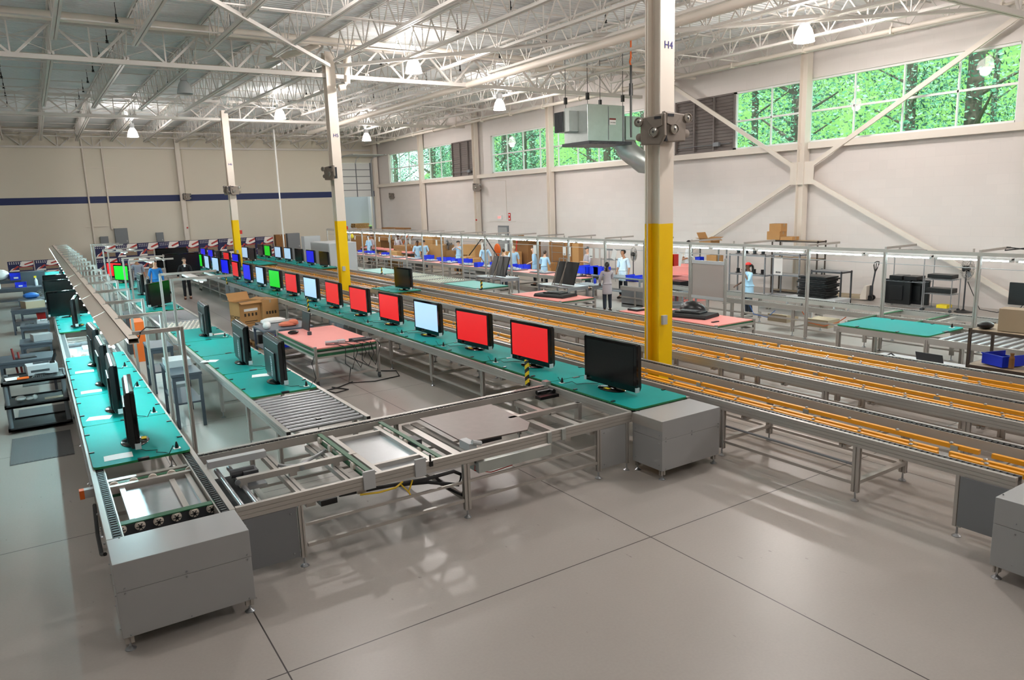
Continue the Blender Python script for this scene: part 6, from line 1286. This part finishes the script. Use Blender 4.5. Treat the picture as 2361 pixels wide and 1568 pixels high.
def person(label, x, y, rz, h=1.75, arms=(RELAX, RELAX), lean=0, skin='skin_mid', hair='hair', style='short', top='coat', hem=.72, sleeve='short', inner=None, legs='denim', shoe='shoe', stride=0.02, cap='black', z=0, head_turn=0):
    t = local(thing('person', label, 'person', (0, 0, 0))); la = math.radians(lean); hip = Vector((0, 0, .93))
    def U(p):
        v = Vector(p)-hip
        return hip+Vector((v.x, v.y*math.cos(la)+v.z*math.sin(la), v.z*math.cos(la)-v.y*math.sin(la)))
    hc = Vector((0, .015, 1.645)); ht = math.radians(head_turn)
    def Hd(p):
        v = Vector(p)-Vector((0, 0, 0)); c, s = math.cos(ht), math.sin(ht); return U((v.x*c-(v.y-.0)*s, v.x*s+v.y*c, v.z))
    pts = [((0, 0, .95), .12, .10), (U((0, 0, 1.12)), .11, .09), (U((0, 0, 1.30)), .125, .095), (U((0, -.01, 1.41)), .10, .08), (U((0, -.01, 1.475)), .058, .055), (U((0, .005, 1.53)), .05, .05), (Hd((0, .025, 1.575)), .058, .062), (Hd((0, .018, 1.645)), .074, .088), (Hd((0, .008, 1.71)), .055, .068)]
    ed = [(i, i+1) for i in range(8)]
    def add(p, rx, ry, frm): pts.append((tuple(p), rx, ry)); ed.append((frm, len(pts)-1)); return len(pts)-1
    for s, (el, wr) in zip((-1, 1), arms):
        a = add(U((s*.165, -.005, 1.405)), .052, .052, 3); E_ = U((s*el[0], el[1], el[2])); Wr = U((s*wr[0], wr[1], wr[2])); b = add(E_, .04, .04, a); d_ = (Wr-E_).normalized(); c = add(Wr, .027, .024, b)
        side = d_.cross(Vector((0, 0, 1))); side = side.normalized() if side.length > .2 else Vector((0, 1, 0)); 
        p1 = add(Wr+d_*.045, .036, .017, c); p2 = add(Wr+d_*.085, .038, .015, p1); cu = Vector((0, 0, -1)) if abs(d_.z) < .7 else Vector((0, 1, 0))
        for k, L in enumerate((.062, .075, .070, .055)):
            o_ = side*(-.027+.018*k); q = add(Wr+d_*(.09+L*.45)+o_+cu*.008, .0085, .0085, p2); add(Wr+d_*(.09+L*.95)+o_*1.05+cu*.026, .0075, .0075, q)
        q = add(Wr+d_*.055-side*.045*1+cu*.01, .010, .010, p1); add(Wr+d_*.09-side*.055+cu*.02, .008, .008, q)
    for s in (-1, 1):
        a = add((s*.09, 0, .88), .08, .08, 0); b = add((s*.10, .015+s*stride*.5, .50), .055, .055, a); c = add((s*.105, s*stride-.01, .10), .038, .038, b); add((s*.115, s*stride+.10, .045), .036, .03, c)
    ex = MB(); 
    for s in (-1, 1): ex.sph(tuple(Hd((s*.078, .0, 1.64))), .024, 6, (.4, .8, 1.2))
    nb = Hd((0, .098, 1.655)); nt_ = Hd((0, .122, 1.628)); n1 = Hd((.015, .1, 1.622)); n2 = Hd((-.015, .1, 1.622)); ex._add([nb, nt_, n1, n2], [(0, 1, 2), (0, 3, 1), (1, 3, 2), (0, 2, 3)])
    skin_mesh('body', pts, ed, skin, t, 2, ex)
    m = MB()
    for s in (-1, 1): m.sph(tuple(Hd((s*.031, .092, 1.662))), .0095, 6)
    m.build('eyes', 'eye', t)
    m = MB()
    for s in (-1, 1): m.bar(Hd((s*.016, .1, 1.682)), Hd((s*.048, .092, 1.684)), .008, .006)
    m.build('eyebrows', hair, t); MB().bar(Hd((-.022, .098, 1.592)), Hd((.022, .098, 1.592)), .008, .009).build('mouth', 'lips', t)
    # hair
    m = MB(); m.sph((0, 0, 0), .094, 14, (.92, 1.05, 1.02)); keep = []
    for f in m.f:
        c = sum((Vector(m.v[i]) for i in f), Vector())/4
        if not (c.y > .02 and c.z < .045) and not (c.z < -.05 and c.y > -.03): keep.append(f)
    m.f = keep; m.mi = [0]*len(keep); m.v = [tuple(Hd(Vector(v)+Vector((0, .002, 1.66)))) for v in m.v]
    if style == 'pony': m.path([Hd((0, -.09, 1.66)), Hd((0, -.13, 1.63)), Hd((0, -.14, 1.54)), Hd((0, -.12, 1.45))], .035, 8)
    if style == 'bun': m.sph(tuple(Hd((0, -.11, 1.66))), .05, 8)
    m.build('hair', hair, t, smooth=True)
    if style in ('cap', 'ponycap'):
        m = MB(); m.sph((0, 0, 0), .101, 16, (.95, 1.06, .95)); m.f = [f for f in m.f if sum(m.v[i][2] for i in f)/4 > .025]; m.mi = [0]*len(m.f)
        m.v = [tuple(Hd(Vector(v)+Vector((0, .002, 1.665)))) for v in m.v]
        m._add([Hd(p) for p in ((-.075, .07, 1.70), (.075, .07, 1.70), (.055, .17, 1.685), (-.055, .17, 1.685), (-.075, .07, 1.69), (.075, .07, 1.69), (.055, .17, 1.677), (-.055, .17, 1.677))], [(0, 1, 2, 3), (7, 6, 5, 4), (1, 5, 6, 2), (2, 6, 7, 3), (3, 7, 4, 0)])
        m.build('cap', cap, t, smooth=True)
        if style == 'ponycap': MB().path([Hd((0, -.09, 1.66)), Hd((0, -.14, 1.62)), Hd((0, -.15, 1.52)), Hd((0, -.13, 1.42))], .04, 8).build('ponytail', hair, t, smooth=True)
    # coat or shirt
    pts = [(tuple(U((0, 0, 1.12))), .145, .115), (tuple(U((0, 0, 1.28))), .155, .12), (tuple(U((0, -.01, 1.41))), .12, .10), (tuple(U((0, -.01, 1.475))), .07, .066), ((0, 0, 1.0), .155, .125)]; ed = [(0, 1), (1, 2), (2, 3), (0, 4)]
    zz = .92
    while zz > hem-.01: pts.append(((0, .003, zz), .185, .15)); ed.append((len(pts)-2, len(pts)-1)); zz -= .09
    pts.append(((0, .003, zz+.05), .19, .155)); ed.append((len(pts)-2, len(pts)-1))
    for s, (el, wr) in zip((-1, 1), arms):
        a = add(U((s*.175, -.005, 1.40)), .068, .068, 2); E_ = U((s*el[0], el[1], el[2])); Wr = U((s*wr[0], wr[1], wr[2])); b = add(E_, .058, .058, a); add(E_+(Wr-E_)*(.25 if sleeve == 'short' else .93), .052 if sleeve == 'short' else .04, .05 if sleeve == 'short' else .04, b)
    skin_mesh('coat' if top.startswith('coat') else 'shirt', pts, ed, top, t)
    if inner: MB().prism([(-.03, 0), (.03, 0), (.05, .12), (-.05, .12)], 'y', 0, .01).build('undershirt', inner, t).location = U((0, .10, 1.36))
    # trousers and shoes
    pts = [((0, 0, .95), .125, .105)]; ed = []
    for s in (-1, 1): a = add((s*.09, 0, .87), .092, .09, 0); b = add((s*.10, .015+s*stride*.5, .50), .072, .072, a); add((s*.105, s*stride-.01, .10), .062, .06, b)
    skin_mesh('trousers', pts, ed, legs, t)
    for s in (-1, 1): m = MB(); m.prism([(-.045, -.07), (.045, -.07), (.055, .08), (.035, .19), (-.03, .19), (-.05, .08)], 'z', 0, .075); m.v = [(v[0]+s*.108, v[1]+s*stride, v[2]*(1 if v[1] < .1 else .7)) for v in m.v]; m.build('shoe', shoe, t, bevel=.012)
    k = h/1.75; t.scale = (k, k, k); t.location = (x, y, z); t.rotation_euler.z = rz; return t
def ry(px, py, X): return at_x(px, py, X).y
R = math.radians
L_ = lambda *a: a
person('man in a black outfit standing in the aisle before the big black screen', 5.2, 33.45, R(172), 1.76, (FOLD, ((.27, .02, 1.12), (.30, .16, .95))), 0, 'skin_light', 'hair_brown', top='cloth_black', hem=.9, sleeve='long', inner='shirt_white', legs='cloth_black', shoe='shoe_brown', stride=.08, head_turn=20)
person('man in a bright blue long-sleeved shirt behind the middle line', 3.95, 32.6, R(178), 1.77, (RELAX, RELAX), 0, 'skin_light', top='shirt_blue', hem=.86, sleeve='long')
person('person in a grey shirt half hidden behind the man in blue', 3.6, 35.4, R(190), 1.82, (RELAX, RELAX), 0, 'skin_mid', top='grey_shirt', hem=.86)
person('woman in a lavender-grey coat seen from behind, left of H4', 15.35, ry(1408, 650, 15.5), R(-25), 1.62, (((.25, .06, 1.14), (.20, .22, 1.0)), CHIN), 0, 'skin_dark', style='pony', top='coat_grey', hem=.60, sleeve='long', legs='denim', shoe='black', head_turn=-25)
person('man in a pale white-blue coat facing right, left of H4', 17.95, ry(1437, 600, 17.95), R(105), 1.79, (RELAX, RELAX), 0, 'skin_mid', top='coat_white', hem=.66, inner='shirt_white', legs='denim', head_turn=-40)
person('woman in a red cap and light blue coat right of H4', 17.75, ry(1728, 640, 17.75), R(62), 1.62, (CHIN, WORK), 4, 'skin_dark', style='ponycap', cap='red', top='coat', hem=.66)
person('person with dark hair rising behind the rack right of H4', 22.0, ry(1588, 560, 22.0), R(60), 1.88, (WORK, WORK), 0, 'skin_mid', top='shirt_white', hem=.85)
bench = [(1355, 18.7, R(80), 1.74, FOLD, FOLD, 0, 'skin_light', 'cap', 'coat_grey', 'man in a grey coat and dark cap behind the tall blue bins'),
         (1254, 18.0, R(-60), 1.56, REACH, WORK, 10, 'skin_light', 'short', 'coat', 'short worker in light blue turned away, right of the bearded man'),
         (1233, 18.1, R(60), 1.70, WORK, RELAX, 5, 'skin_light', 'short', 'coat', 'bearded worker in light blue coat facing left at the bench'),
         (1184, 18.1, R(150), 1.70, RELAX, REACH, 14, 'skin_light', 'cap', 'coat', 'worker in a tan cap reaching over the blue bins on the bench'),
         (1160, 16.25, R(-70), 1.76, WORK, WORK, 6, 'skin_light', 'short', 'coat_grey', 'man in a lavender-grey coat seen from behind the near white table'),
         (1117, 18.1, R(165), 1.74, REACH, REACH, 12, 'skin_dark', 'short', 'coat', 'worker in light blue leaning on the bench behind a gantry post'),
         (1058, 18.3, R(120), 1.76, UP, UP, 0, 'skin_light', 'cap', 'coat', 'worker in a black cap holding both hands up at the bench'),
         (979, 18.4, R(150), 1.68, WORK, REACH, 8, 'skin_light', 'cap', 'coat', 'capped worker in light blue just right of the leaning worker'),
         (963, 18.0, R(160), 1.70, WORK, WORK, 14, 'skin_dark', 'short', 'coat', 'dark-haired worker in light blue leaning over a silver chassis'),
         (920, 19.4, R(130), 1.86, RELAX, RELAX, 0, 'skin_dark', 'short', 'coat_grey', 'tall person in a grey shirt beyond the bench by the large cartons'),
         (853, 18.2, R(100), 1.82, RELAX, WORK, 4, 'skin_dark', 'short', 'coat', 'worker in light blue standing at the far part of the bench'),
         (859, 18.9, R(100), 1.80, RELAX, WORK, 0, 'skin_mid', 'short', 'coat_grey', 'person in a lilac shirt behind the far standing worker'),
         (811, 15.0, R(-80), 1.66, WORK, RELAX, 0, 'skin_dark', 'bun', 'coat', 'worker in light blue coat half hidden by the H5 column')]
for (px, X, rz, h, aL, aR, lean, sk, st, top, lab) in bench:
    person(lab, X, ry(px, 590, X), rz, h, (aL, aR), lean, sk, 'hair' if sk != 'skin_light' else 'hair_brown', st, top, hem=.72, legs='denim', cap='board' if 'tan' in lab else 'black')
